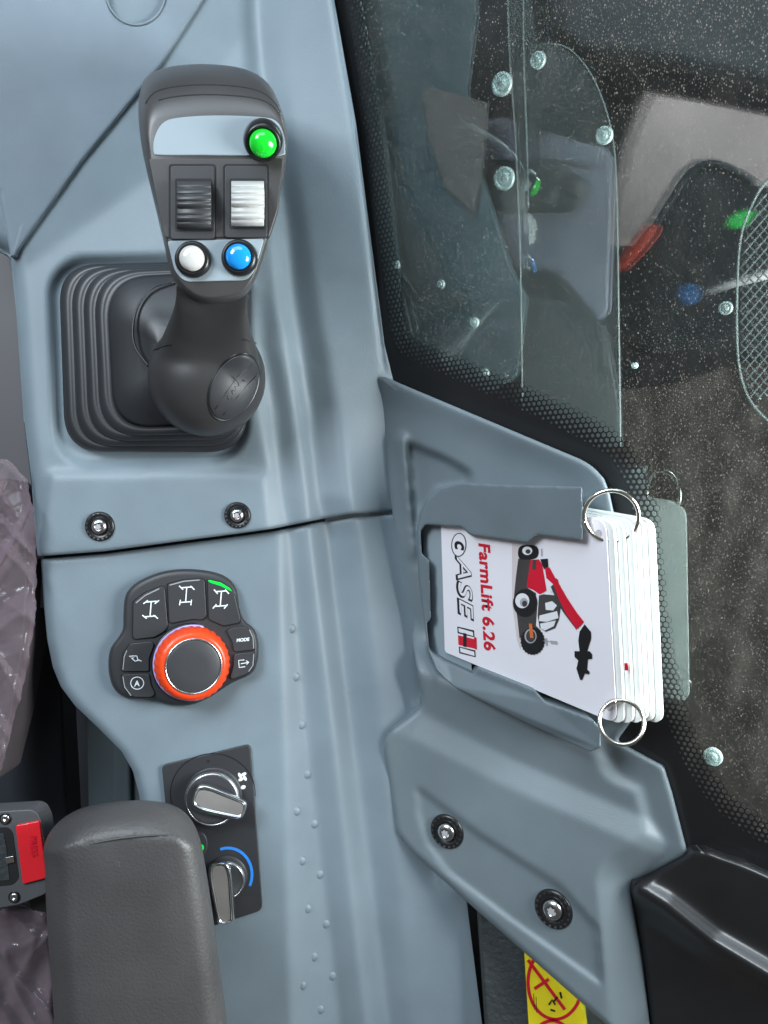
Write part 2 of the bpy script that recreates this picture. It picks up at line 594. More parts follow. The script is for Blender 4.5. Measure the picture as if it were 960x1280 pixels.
def film_mat():
    m, N, L, b = mat_new('crumpled_plastic_film')
    b.inputs['Base Color'].default_value = (.42, .31, .37, 1)
    b.inputs['Roughness'].default_value = .20
    b.inputs['Specular IOR Level'].default_value = 1.0
    b.inputs['Coat Weight'].default_value = 1.0
    b.inputs['Coat Roughness'].default_value = .05
    lw = N.new('ShaderNodeLayerWeight'); lw.inputs['Blend'].default_value = .45
    mr = N.new('ShaderNodeMapRange'); mr.inputs['To Min'].default_value = .12; mr.inputs['To Max'].default_value = .58
    L.new(lw.outputs['Facing'], mr.inputs['Value']); L.new(mr.outputs['Result'], b.inputs['Alpha'])
    tc = N.new('ShaderNodeTexCoord')
    n = N.new('ShaderNodeTexNoise'); n.noise_type = 'RIDGED_MULTIFRACTAL'
    n.inputs['Scale'].default_value = 24; n.inputs['Detail'].default_value = 1; n.inputs['Distortion'].default_value = .6
    L.new(tc.outputs['Object'], n.inputs['Vector'])
    bp = N.new('ShaderNodeBump'); bp.inputs['Strength'].default_value = .4; bp.inputs['Distance'].default_value = .004
    L.new(n.outputs['Fac'], bp.inputs['Height']); L.new(bp.outputs['Normal'], b.inputs['Normal'])
    return m


M['film'] = film_mat()

# ------------------------------------------------------------------ console relief
tD0 = track([(-80, 302), (20, 305), (80, 307), (281, 338), (368, 346), (509, 367), (621, 382), (669, 386), (972, 423), (1237, 455), (1380, 472)])
tD1 = track([(-80, 314), (20, 318), (80, 322), (281, 358), (368, 365), (509, 387), (621, 398), (669, 410), (972, 447), (1237, 479), (1380, 496)])
tE0 = track([(-80, 285), (300, 318), (430, 318), (509, 322), (621, 342), (669, 349), (760, 350), (972, 357), (1237, 364), (1380, 368)])
tE1 = track([(-80, 295), (300, 328), (430, 327), (509, 342), (621, 354), (669, 363), (760, 371), (972, 388), (1237, 418), (1380, 434)])
tS = track([(-80, 342), (0, 350), (169, 367), (337, 392), (509, 421), (621, 437), (669, 447), (972, 484), (1237, 510), (1380, 525)])
tR = track([(-80, 403), (0, 415), (169, 443), (337, 463), (460, 478), (640, 490), (760, 507), (880, 530), (1000, 560), (1130, 582), (1280, 602), (1380, 616)])
fzp = track([(-80, 20), (560, 20), (680, 14), (720, 6), (1380, 0)])
zRt = track([(-80, 66), (0, 62), (169, 50), (337, 26), (460, -6), (640, -46), (900, -48), (1237, -36), (1380, -36)])
zSt = track([(-80, 22), (0, 18), (169, 16), (337, 16), (509, 18), (640, 12), (800, 0), (972, -14), (1380, -16)])


def console_height(lower=False):
    H = np.zeros_like(HX)
    for i in range(HX.shape[0]):
        y = HY[i, 0]
        zp = 4.0 if lower else float(fzp(y))
        k = float(np.clip((y - 330) / 120, 0, 1))
        xs = [-200, float(tE0(y)), float(tE1(y)), float(tD0(y)), float(tD1(y)), float(tS(y)), float(tR(y)), float(tR(y)) + 200]
        e0, e1, d0, d1, sx_, rx_ = xs[1:7]
        zE1 = zp - .85 * (e1 - e0) * k
        zD0 = zE1 + 7 * k
        zD1 = zD0 - 1.15 * (d1 - d0)
        zS = zD1 + float(np.interp(y, [0, 200, 450, 700], [20, 19, 14, 12]))
        zR = min(float(zRt(y)), zS + 48)
        zs = [zp, zp, zE1, zD0, zD1, zS, zR, zR - 60]
        H[i] = np.interp(HX[i], xs, zs)
    # dash side rising towards the upper left
    d = -signed_side(HX, HY, [(-300, 560), (-60, 400), (15, 345), (185, 225), (310, 30), (345, -80), (400, -260)])
    H += np.where(d > 0, 0.22 * np.minimum(d, 300), 0)
    # raised ledge below the joystick
    ledge = inside(HX, HY, [(62, 592), (300, 588), (332, 592), (345, 720), (40, 720)])
    H += np.where(ledge, 0 if lower else 7, 0)
    H = blur(H, 4.6)
    if lower:
        return H
    # shallow dished seat for the rubber boot
    dd = seg_dist(HX, HY, [(110, 370), (262, 366), (262, 530), (115, 535)], True)
    ins = inside(HX, HY, [(110, 370), (262, 366), (262, 530), (115, 535)])
    dd = np.where(ins, -dd, dd)
    H -= 13 * (1 - smooth01((dd - 36) / 18))
    return H


HC = console_height()
zcon = sampler(HC)
zlow = sampler(console_height(True))
zdash = lambda x, y: zcon(x, y) + 5.0

jc = thing('joystick_console', P(240, 400, 10), 'blue-grey moulded console around the joystick boot with two black screws along its lower edge', 'console')
seam = lambda x: np.interp(x, [40, 130, 297, 340, 400, 440, 492], [697, 690, 668, 662, 650, 643, 640])
tLeft = track([(-80, -60), (180, -60), (300, -20), (318, 12), (345, 16), (383, 20), (525, 30), (606, 40), (697, 47), (720, 48)])


def console_upper():
    ny, nx = 190, 130
    t = np.linspace(0, 1, ny); t = np.concatenate([t, 1 - np.array([.0006, .0016, .003, .0045])]); t.sort()
    G = np.zeros((len(t), nx + 16, 3)); PX = np.zeros(G.shape[:2]); PY = np.zeros_like(PX)
    offs = np.array([0, .8, 2, 4, 6.5, 10, 14, 19])
    for i, tt in enumerate(t):
        yb = -70 + tt * (690 + 70)
        l, r = float(tLeft(yb)), float(tR(min(yb, 640))) + float(np.interp(yb, [465, 540], [2, 14]))
        xs = np.concatenate([l + offs, np.linspace(l + 24, r - 24, nx), (r - offs)[::-1]])
        PX[i] = xs
        PY[i] = -70 + tt * (seam(xs) - 1 + 70)
    Z = zcon(PX, PY)
    dl = seg_dist(PX, PY, [(float(tLeft(y)), y) for y in np.arange(300, 700, 6)])
    q = np.clip(1 - dl / 20, 0, 1); Z = Z - 20 * (1 - np.sqrt(1 - q * q))
    db = seam(PX) - 1 - PY
    q = np.clip(1 - db / 5, 0, 1); Z = Z - 5 * (1 - np.sqrt(np.clip(1 - q * q, 0, 1)))
    dr = np.where(PY < 466, np.abs(PX - (tR(np.minimum(PY, 640)) + 2)), 99)
    q = np.clip(1 - dr / 5, 0, 1); Z = Z - 5 * (1 - np.sqrt(np.clip(1 - q * q, 0, 1)))
    return grid_mesh('panel', PA(PX, PY, Z), M['grey'], jc, 26)


console_upper()

# dash side panel: the sheet on the upper left, with its moulded cup
dash = thing('dash_side_panel', P(90, 100, 40), 'smooth grey dash side panel in the corner above the joystick, with a moulded cup recess', 'panel')
tA_r = track([(-260, 390), (-80, 300), (-40, 280), (0, 255), (85, 200), (200, 105), (318, 21), (330, 14)])
tA_l = track([(-260, -290), (150, -290), (190, -90), (238, -2), (318, 13), (330, 13.5)])


def zdash_cup(px, py):
    z = zcon(px, py) + 5.0
    e = np.hypot((px - 170) / 38, (py + 10) / 42)
    return z - 85 * (1 - smooth01((e - .82) / .15))


patch('panel', -250, 321, tA_l, tA_r, zdash_cup, M['grey_a'], dash, 3.5, 5, 10)
rim = [P(170 + 37 * math.cos(t), -10 + 41 * math.sin(t), float(zdash_cup(np.array(170 + 37 * math.cos(t)), np.array(-10 + 41 * math.sin(t)))) + .6)
       for t in np.linspace(0, math.pi, 40)]
tube('cup_rim', rim, 1.2, M['grey'], dash, 8)


def screw(parent, px, py, zf, r=18, tilt=None, name='screw'):
    """torx screw in a black serrated washer, seated on a surface"""
    h = 4.0
    z = float(zf(np.array(float(px)), np.array(float(py))))
    p = P(px, py, z)
    a = P(px + h, py, float(zf(np.array(px + h), np.array(float(py)))))
    b = P(px, py - h, float(zf(np.array(float(px)), np.array(py - h))))
    nrm = (a - p).cross(b - p).normalized()
    if tilt is not None:
        nrm = Vector(tilt).normalized()
    m = (D - z) / D
    r = r * m
    s = lathe(name, p, nrm, [(r * 1.02, -2), (r, 1.5), (r * .93, 3.2), (r * .80, 3.6), (r * .62, 2.2), (r * .55, 1.2)], M['black'], parent, 48)
    # serrations
    ax = nrm.orthogonal().normalized(); bx = nrm.cross(ax)
    vs, fs = [], []
    for k in range(18):
        t = 2 * math.pi * k / 18
        d = ax * math.cos(t) + bx * math.sin(t); e = nrm.cross(d)
        base = len(vs)
        for (rr, w, hh) in ((.64, .05, 2.4), (.64, -.05, 2.4), (.90, -.07, 4.2), (.90, .07, 4.2)):
            vs.append(p + (d * rr * r + e * w * r + nrm * hh) * U)
        for (rr, w, hh) in ((.64, .05, 1.), (.64, -.05, 1.), (.90, -.07, 1.), (.90, .07, 1.)):
            vs.append(p + (d * rr * r + e * w * r + nrm * hh) * U)
        fs += [(base, base + 1, base + 2, base + 3), (base, base + 4, base + 5, base + 1), (base + 1, base + 5, base + 6, base + 2),
               (base + 2, base + 6, base + 7, base + 3), (base + 3, base + 7, base + 4, base)]
    mesh('washer_teeth', vs, fs, M['charcoal'], s, False)
    lathe('screw_head', p, nrm, [(r * .52, 1.0), (r * .52, 4.0), (r * .46, 6.2), (r * .30, 7.4), (r * .24, 7.4), (r * .22, 4.6), (.01, 4.4)], M['steel'], s, 36)
    # six-lobed socket
    pts = [p + (ax * math.cos(t) + bx * math.sin(t)) * r * (.19 + .035 * math.cos(6 * t)) * U + nrm * 7.55 * U
           for t in np.linspace(0, 2 * math.pi, 48, endpoint=False)]
    mesh('socket', pts, [tuple(range(48))], M['p_grey'], s, False)
    return s


screw(jc, 125, 658, zcon, 18.5)
screw(jc, 297, 644, zcon, 16.5)

# ------------------------------------------------------------------ control console (lower)
cc = thing('control_console', P(250, 900, 0), 'blue-grey control console below the seam, carrying the keypad and the climate panel', 'console')
tL_low = track([(640, 49), (700, 51), (760, 55), (800, 59), (835, 66), (860, 76), (885, 94), (915, 124), (945, 152), (970, 166), (1000, 174), (1060, 180), (1380, 190)])


def console_lower():
    ny, nx = 190, 150
    PX = np.zeros((ny + 8, nx + 16)); PY = np.zeros_like(PX)
    t = np.concatenate([[0, .001, .0025, .0045, .007, .010, .014, .018], np.linspace(.024, 1, ny)])
    offs = np.array([0, .8, 2, 4, 6.5, 10, 14, 19])
    for i, tt in enumerate(t):
        yb = 699 + tt * (1370 - 699)
        l, r = float(tL_low(yb)), float(tR(yb)) + (10 if yb < 900 else 0)
        xs = np.concatenate([l + offs, np.linspace(l + 24, r - 10, nx), (r - offs * .5)[::-1]])
        PX[i] = xs
        s = np.where(xs < 492, seam(xs), 640 + (xs - 492) * .2) + 2.5
        PY[i] = s + tt * (1370 - s)
    Z = zlow(PX, PY)
    dl = seg_dist(PX, PY, [(float(tL_low(y)), y) for y in np.arange(690, 1380, 6)])
    q = np.clip(1 - dl / 15, 0, 1); Z = Z - 15 * (1 - np.sqrt(1 - q * q))
    dt = PY - PY[0][None, :]
    q = np.clip(1 - dt / 7, 0, 1); Z = Z - 7 * (1 - np.sqrt(np.clip(1 - q * q, 0, 1)))
    return grid_mesh('panel', PA(PX, PY, Z), M['grey'], cc, 60)


console_lower()
dim0 = None
for (x, y) in [(364, 786), (369, 846), (376, 906), (383, 968), (370, 1014), (392, 1030), (377, 1076), (399, 1093), (384, 1136), (407, 1155),
               (392, 1196), (415, 1220), (378, 1232), (400, 1262)]:
    z = float(zlow(np.array(float(x)), np.array(float(y))))
    c = P(x, y, z - .5)
    lathe('dimple', c, (0.25, 0, 1), [(6.0, -1), (5.6, .6), (4.4, 1.6), (2.6, 2.3), (.8, 2.5)], M['grey'], cc, 20)

# black filler added for the shade in the seam gap
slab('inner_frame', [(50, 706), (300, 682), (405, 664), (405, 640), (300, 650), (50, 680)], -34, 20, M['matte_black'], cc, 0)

# ------------------------------------------------------------------ document holder on the side wall
V = [(470, 866), (528, 890), (645, 950), (815, 1025), (900, 1062)]


def holder_height():
    base = zg(HX, HY) + 24
    H = base.copy()
    rec = inside(HX, HY, [(508, 553), (560, 575), (588, 592), (586, 606), (545, 612), (527, 640), (523, 720), (516, 660)])
    H = np.where(rec, H - 16, H)
    db = seg_dist(HX, HY, [(503, 550), (512, 620), (520, 690)])
    H = H + 12 * np.exp(-(db / 7.0) ** 2)
    # rim of the upper edge rolls up a little
    dt = seg_dist(HX, HY, [(478, 470), (730, 575), (757, 604), (768, 640)])
    H = H + 10 * np.exp(-(dt / 22.0) ** 2)
    # lower shelf and screw face
    d = signed_side(HX, HY, V)
    ux, uy = .905, .425
    s = (HX - 528) * ux + (HY - 890) * uy
    xf = 528 + s * ux
    zV = np.interp(xf, [430, 528, 640, 815, 900], [-22, -14, 36, 130, 168])
    wall = zV + .42 * np.minimum(-d, 45)
    w = smooth01((-d - 40) / 70)
    up = wall * (1 - w) + H * w
    down = np.where(d < 36, zV + .06 * d, zV + 2.2 - .30 * (d - 36))
    m = HY > 790
    wm_ = smooth01((HY - 730) / 110)
    H = H * (1 - wm_) + np.where(d < 0, up, down) * wm_
    # inset round the screws
    ins = inside(HX, HY, [(521, 984), (532, 992), (600, 1044), (700, 1108), (746, 1160), (752, 1230), (640, 1150), (560, 1090), (536, 1056), (524, 1018)])
    H = np.where(ins, H - 5, H)
    dr = seg_dist(HX, HY, [(790, 940), (832, 958), (862, 1066), (792, 1105), (800, 1180), (818, 1380)])
    H = H - np.where(HY > 900, .62 * np.maximum(0, 46 - dr), 0)
    H = np.where(HY > 900, np.maximum(H, zg(HX, HY) + 12), H)
    H0 = blur(H, 4.0)
    pin = inside(HX, HY, [(723, 614), (577, 611), (548, 618), (533, 650), (530, 700), (532, 770), (540, 816), (552, 834), (572, 850), (680, 902), (738, 928), (764, 930), (764, 640)])
    return H0, blur(np.where(pin, np.minimum(H, zc(HX, HY) - 16), H), 3.0)


HB0, HB = holder_height()
zhold = sampler(HB)
zhold0 = sampler(HB0)
dh = thing('document_holder', P(600, 700, 0), 'grey moulded side-wall document holder with an open card pocket and two screws below it', 'document holder')
tB_l = track([(471, 472), (476, 470), (520, 474), (640, 490), (760, 508), (868, 527), (884, 526), (896, 512), (912, 490), (925, 481), (940, 480), (1040, 495), (1062, 512), (1140, 598), (1280, 757), (1380, 868)])
tB_r = track([(471, 482), (480, 502), (575, 728), (584, 742), (598, 755), (616, 762), (640, 767), (655, 770), (900, 790), (925, 772), (931, 780), (958, 830), (990, 840), (1064, 859), (1070, 856), (1104, 792), (1112, 788), (1180, 799), (1280, 812), (1380, 872)])
patch('shell', 471, 1375, tB_l, tB_r, zhold, M['grey_b'], dh, 3.5, 7, 20)
zlip = lambda x, y: max(float(zc(x, y)) + 15, float(zhold0(np.array(float(x)), np.array(float(y)))) + 16)
pocket = [(729, 608), (640, 606), (575, 603), (552, 609), (536, 622), (527, 642), (522, 662), (524, 720), (530, 770), (536, 815), (546, 838), (566, 858),
          (600, 876), (680, 914), (738, 941), (752, 936), (752, 912), (742, 900), (683, 878), (669, 863), (599, 835), (593, 843), (558, 827), (543, 818), (537, 812),
          (534, 780), (539, 774), (537, 701), (527.5, 692), (526.5, 664), (532, 656), (578, 659), (589, 669), (660, 679), (672, 669), (729, 676)]
pk = slab('card_pocket', pocket, zlip, 76, M['grey_b'], dh, 0)
rm = pk.modifiers.new('remesh', 'REMESH'); rm.mode = 'VOXEL'; rm.voxel_size = 1.5 * U; rm.use_smooth_shade = True
sm_ = pk.modifiers.new('smooth', 'SMOOTH'); sm_.factor = .5; sm_.iterations = 12
screw(dh, 559, 1039, zhold, 22)
screw(dh, 692, 1136, zhold, 25)
# pocket floor seen left of the card
slab('pocket_back', [(527, 655), (580, 655), (590, 842), (537, 815)], lambda x, y: float(zc(x, y)) - 6, 6, M['plate'], dh, .5)

# ------------------------------------------------------------------ instruction booklet
bk = thing('instruction_booklet', P(660, 860, 60), 'white ring-bound instruction booklet with a red telehandler on its cover, standing in the pocket', 'booklet')
TR, BR = (757, 650), (771, 905)
vp = (-843.0, 227.0)
nC = Vector((-CARD[0], -CARD[1], 1)).normalized()


def lerp2(a, b, t): return (a[0] + (b[0] - a[0]) * t, a[1] + (b[1] - a[1]) * t)


TL, BL = (550, 616), (556, 815)


def round_poly(q, rs, n=7):
    out = []
    m = len(q)
    for i in range(m):
        p0, p1, p2 = Vector(q[i - 1]), Vector(q[i]), Vector(q[(i + 1) % m])
        r = min(rs[i], .45 * (p0 - p1).length, .45 * (p2 - p1).length)
        a = p1 + (p0 - p1).normalized() * r; b = p1 + (p2 - p1).normalized() * r
        for k in range(n + 1):
            t = k / n
            out.append(tuple((1 - t) ** 2 * a + 2 * t * (1 - t) * p1 + t * t * b))
    return out


def sheet_mesh(name, poly, plane_off, shift, thick, mat, parent):
    """thin card parallel to the cover, plane_off behind it along its normal, slid by shift (layout units) along its long side"""
    e = (P(TR[0], TR[1], zc(*TR)) - P(TL[0], TL[1], zc(*TL))).normalized()
    top = [P(x, y, zc(x, y)) - nC * plane_off * U + e * shift * U for (x, y) in poly]
    n = len(top)
    verts = top + [t - nC * thick * U for t in top]
    faces = [tuple(range(n)), tuple(range(2 * n - 1, n - 1, -1))] + [(k, (k + 1) % n, n + (k + 1) % n, n + k) for k in range(n)]
    return mesh(name, verts, faces, mat, parent, False)


quad = [TL, TR, BR, BL]
cover = sheet_mesh('cover', round_poly(quad, [4, 16, 16, 4]), 0, 0, 1.2, M['card'], bk)
for i in range(6):
    f = i / 5.0
    off = 2.6 + 26 * f
    sh = 9 + 26 * f ** .9 + (rng.rand() - .5) * 4
    q = [(620, 625), TR, BR, (628, 842)]
    jit = (rng.rand() - .5) * 4
    q = [(a, b + jit) for (a, b) in q]
    sheet_mesh('page', round_poly(q, [4, 16, 16, 4]), off, sh, 4.4, M['page'], bk)
zcov = lambda x, y: float(zc(x, y))
# print: lettering reads from top to bottom of the picture
text('title_print', 'FarmLift 6.26', (598.5, 678), (0.052, 0.9986), (0.998, 0.16), 19.5, zcov, .5, M['p_red'], bk, .034, 1.06, 0, 1.21)
# outlined word mark with the red bars
lt = text('logo_print', 'ASE', (569, 693.5), (0.052, 0.9986), (0.998, 0.14), 27, zcov, .5, M['p_black'], bk, .03, 1.0, 0.22, 1.69)
text('logo_fill', 'ASE', (571.0, 695.0), (0.052, 0.9986), (0.998, 0.14), 24.6, zcov, .8, M['card'], lt, -.003, 1.08, 0.22, 1.72)
ell = lambda cx, cy, rx, ry, a=0, n=28: [(cx + rx * math.cos(t) * math.cos(a) - ry * math.sin(t) * math.sin(a), cy + rx * math.cos(t) * math.sin(a) + ry * math.sin(t) * math.cos(a)) for t in np.linspace(0, 2 * math.pi, n, endpoint=False)]
flat('logo_disc', [ell(573.5, 681, 9.5, 15, .05)], zcov, .5, M['p_black'], lt)
flat('logo_disc_fill', [ell(573.5, 681, 8.3, 13.8, .05)], zcov, .8, M['card'], lt)
text('logo_letter', 'c', (568.5, 675), (0.052, 0.9986), (0.998, 0.14), 23, zcov, 1.1, M['p_black'], lt, .03, 1, .1, 1.1)


def bar(y0, y1, x0a, x1a, mat, off):
    # slanted stroke of the monogram across the letter height
    return flat('logo_bar', [[(x0a, y0), (x1a, y0 + 5), (x1a + .6, y1 + 5), (x0a + .5, y1)]], zcov, off, mat, lt)


bar(783, 791.5, 571.5, 592.5, M['p_black'], .5); bar(785, 790, 573, 591, M['card'], .8)
bar(794, 806, 572.5, 593.5, M['p_red'], .5)
bar(808, 816.5, 573.5, 594, M['p_black'], .5); bar(809.6, 815, 575, 592.6, M['card'], .8)
flat('logo_bar', [[(579, 791), (583, 792), (583, 809), (579, 808)]], zcov, 1.0, M['p_black'], lt)
flat('logo_bar', [[(592.5, 796), (595.5, 797), (596, 812), (593, 811)]], zcov, 1.0, M['p_red'], lt)
# telehandler picture (flat print), from the enlarged photograph: factor 6.4, origin (640, 660)
T = lambda pts: [(640 + p[0] / 6.4, 660 + p[1] / 6.4) for p in pts]
pic = flat('picture_shadow', [T([(0, 130), (60, 140), (70, 980), (40, 900), (0, 600)])], zcov, .4, M['p_pink'], bk)
flat('tyre', [T(catmull([(55, 160), (90, 138), (180, 140), (210, 170), (205, 225), (160, 250), (70, 250), (48, 210)], 3))], zcov, .9, M['p_black'], pic)
flat('chassis', [T([(50, 245), (150, 245), (125, 480), (190, 520), (200, 640), (190, 780), (230, 820), (235, 900), (60, 880), (40, 700), (15, 560), (30, 400)])], zcov, .7, M['p_dark'], pic)
flat('bodywork', [T([(148, 255), (215, 250), (240, 290), (262, 420), (275, 500), (220, 530), (170, 495), (118, 475)])], zcov, 1.0, M['p_red'], pic)
flat('vent', [T([(165, 255), (195, 255), (190, 335), (160, 330)])], zcov, 1.3, M['p_dark'], pic)
flat('headstock', [T([(225, 250), (285, 245), (290, 310), (255, 330)])], zcov, 1.1, M['p_black'], pic)
flat('boom', [T([(262, 320), (300, 315), (345, 400), (365, 410), (372, 440), (440, 560), (520, 680), (575, 750), (530, 800), (510, 810), (430, 680), (380, 580), (330, 450), (275, 400)])], zcov, 1.2, M['p_red'], pic)
flat('boom_shadow', [T([(330, 450), (380, 580), (430, 680), (520, 820), (505, 790), (420, 690), (370, 610), (310, 470)])], zcov, 1.4, M['p_dark'], pic)
flat('cab', [T([(215, 540), (255, 530), (360, 540), (388, 640), (375, 730), (345, 800), (270, 830), (220, 800), (205, 700)])], zcov, .85, M['p_dark'], pic)
flat('cab_glass', [T([(265, 600), (320, 585), (360, 620), (330, 660), (270, 655)]), T([(220, 700), (300, 680), (360, 665), (372, 720), (280, 750), (215, 745)]),
                   T([(225, 765), (350, 740), (335, 785), (265, 820), (230, 805)]), T([(290, 465), (310, 455), (330, 500), (310, 515)])], zcov, 1.15, M['p_pale'], pic)
flat('tyre', [T(ell(105, 600, 98, 112))], zcov, 1.0, M['p_black'], pic)
flat('wheel_rim', [T(ell(82, 582, 56, 60))], zcov, 1.3, M['p_pale'], pic)
flat('wheel_hub', [T(ell(95, 595, 32, 36))], zcov, 1.6, M['p_grey'], pic)
flat('wheel_hub', [T(ell(100, 605, 20, 24))], zcov, 1.9, M['p_dark'], pic)
flat('wheel_rim', [T(ell(122, 182, 40, 34))], zcov, 1.2, M['p_pale'], pic)
flat('wheel_hub', [T(ell(128, 188, 20, 18))], zcov, 1.5, M['p_dark'], pic)
tread = [(165 + (92 + (7 if k % 2 else 0)) * math.cos(t), 905 + (105 + (8 if k % 2 else 0)) * math.sin(t)) for k, t in enumerate(np.linspace(0, 2 * math.pi, 48, endpoint=False))]
flat('tyre', [T(tread)], zcov, 1.0, M['p_black'], pic)
flat('wheel_rim', [T(ell(148, 865, 48, 58))], zcov, 1.3, M['p_grey'], pic)
flat('wheel_hub', [T(ell(150, 865, 38, 48))], zcov, 1.6, M['p_dark'], pic)
flat('axle', [T([(135, 765), (160, 765), (172, 880), (145, 880)])], zcov, 1.9, M['p_orange'], pic)
flat('fork_arm', [T([(580, 770), (630, 830), (632, 880), (600, 985), (540, 985), (530, 900), (540, 830)])], zcov, 1.3, M['p_black'], pic)
flat('fork_carriage', [T([(500, 985), (620, 985), (640, 1010), (640, 1045), (605, 1050), (600, 1130), (620, 1150), (615, 1170), (580, 1165), (560, 1215), (545, 1215), (515, 1125), (530, 1060), (500, 1030)])], zcov, 1.4, M['p_black'], pic)
for q_ in ([(305, 900), (360, 905), (365, 930), (310, 925)], [(232, 165), (242, 165), (242, 225), (232, 225)], [(255, 880), (280, 880), (285, 940), (270, 940)], [(240, 895), (310, 905), (310, 912), (240, 905)]):
    flat('printed_mirror', [T(q_)], zcov, 1.0, M['p_grey'], pic)
# red mark on the second sheet
flat('page_mark', [[(780.5, 829), (784.5, 829), (785.5, 838), (781, 838)]], lambda x, y: float(zc(x, y)) - 3.2, 0, M['p_red'], bk)


def ring(cx, cy, z, r, tilt, a0):
    c = P(cx, cy, z)
    ax = Vector(tilt).normalized()
    a = ax.orthogonal().normalized(); b = ax.cross(a)
    m = (D - z) / D
    pts = [c + (a * math.cos(t) + b * math.sin(t)) * r * m * U for t in np.linspace(0, 2 * math.pi, 56, endpoint=False)]
    rg = tube('binder_ring', pts, 2.3, M['nickel'], bk, 10, True)
    pts2 = [c + (a * math.cos(t) + b * math.sin(t)) * r * m * U for t in np.linspace(a0, a0 + .5, 8)]
    tube('ring_clasp', pts2, 2.9, M['nickel'], rg, 10)
    return rg


ring(764, 645, 215, 33, (-.30, -.30, 1), 2.6)
ring(777, 903, 190, 27, (-.25, .30, 1), 1.0)
for (x, y) in ((748, 667), (762, 884)):
    flat('punch_hole', [ell(x, y, 4, 5)], zcov, .6, M['p_grey'], bk)

# ------------------------------------------------------------------ side window
win = thing('side_window', P(700, 400, 150), 'dusty dark side window with a black dotted border and zinc bolts', 'window')
gc = [(360, -90), (1060, -90), (1060, 1400), (690, 1400), (420, 640)]
gp = [P(x, y, zg(x, y)) for (x, y) in gc]
gme = mesh('glass_pane', gp, [tuple(range(len(gp)))], M['glass'], win, False)
FR = [(428, -60), (438, 30), (452, 130), (470, 270), (487, 400), (493, 428), (508, 446), (540, 461), (640, 506), (740, 556), (772, 584), (792, 640), (802, 740), (820, 850), (850, 940), (886, 1000), (935, 1042), (1010, 1085)]
OUT = [(360, -60), (380, 30), (400, 130), (420, 270), (440, 400), (450, 480), (470, 500), (520, 520), (620, 570), (700, 620), (730, 660), (750, 700), (760, 760), (770, 860), (780, 960), (820, 1060), (880, 1120), (960, 1180)]
fr = [tuple(p)[:2] for p in catmull(FR, 5, False)]; ou = [tuple(p)[:2] for p in catmull(OUT, 5, False)]
nG = Vector((-GLASS[0], -GLASS[1], 1)).normalized()
vs = [P(x, y, zg(x, y)) + nG * 1.2 * U for (x, y) in fr] + [P(x, y, zg(x, y)) + nG * 1.2 * U for (x, y) in ou]
n = len(fr)
mesh('black_border', vs, [(k, k + 1, n + k + 1, n + k) for k in range(n - 1)], M['black'], win, True)
# dotted print fading inwards: hexagon cells on the pane
e1 = Vector((1, 0, GLASS[0])).normalized(); e2 = nG.cross(e1)
org = P(500, 440, zg(500, 440))
fw = [((P(x, y, zg(x, y)) - org).dot(e1) / U, (P(x, y, zg(x, y)) - org).dot(e2) / U) for (x, y) in fr]
fa = np.array(fw)
pitch = 6.6
xs = np.arange(fa[:, 0].min() - 10, fa[:, 0].max() + 60, pitch)
rows = np.arange(fa[:, 1].min() - 10, fa[:, 1].max() + 10, pitch * .866)
QX, QY = [], []
for i, yv in enumerate(rows):
    QX.append(xs + (pitch / 2 if i % 2 else 0)); QY.append(np.full(len(xs), yv))
QX, QY = np.concatenate(QX), np.concatenate(QY)
sd = signed_side(QX, QY, fw)
vs, fs = [], []
sgn = np.sign(signed_side(np.array([80.0]), np.array([80.0]), fw))[0]
for x, y, d in zip(QX, QY, sd * sgn):
    if not (-3 < d < 27):
        continue
    ro = pitch / math.sqrt(3)
    ri = ro * (.40 + .50 * max(0, d) / 27)
    b = len(vs)
    for rr in (ro, ri):
        for k in range(6):
            t = math.pi / 6 + k * math.pi / 3
            vs.append(org + (e1 * (x + rr * math.cos(t)) + e2 * (y + rr * math.sin(t))) * U + nG * .9 * U)
    for k in range(6):
        k2 = (k + 1) % 6
        fs.append((b + k, b + k2, b + 6 + k2, b + 6 + k))
dots = mesh('dotted_border', vs, fs, M['black'], win, False)
tag(dots, kind='stuff')


def glass_bolt(px, py, r):
    p = P(px, py, zg(px, py) - 6)
    m = (D - zg(px, py)) / D
    r = r * m * 1.12
    b = lathe('bolt', p, nG, [(r, -3), (r, .6), (r * .94, 1.0), (r * .66, 1.0), (r * .62, .4), (r * .58, .4), (r * .54, 2.0), (r * .42, 2.4), (.3, 2.4)], M['cap'], win, 28)
    if r > 6:
        lathe('bolt_socket', p + nG * 2.5 * U, nG, [(r * .24, 0), (.2, .1)], M['p_grey'], b, 6)
    return b


for (x, y, r) in [(627, 105, 13), (672, 75, 9.5), (755, 169, 10), (630, 223, 13), (495, 331, 5), (551, 355, 5), (593, 403, 5.5), (606, 466, 5), (907, 385, 7.5), (891, 946, 10.5), (793, 457, 3.5)]:
    glass_bolt(x, y, r)


# ------------------------------------------------------------------ outside the window
def zo(k): return lambda x, y: float(zplane(x, y, (GLASS[0], GLASS[1], GLASS[2] - k)))


def outside(name, poly, k, depth, mat, label, cat, bev=3):
    o = slab(name, poly, zo(k), depth, M[mat], None, bev)
    return tag(o, label, cat)


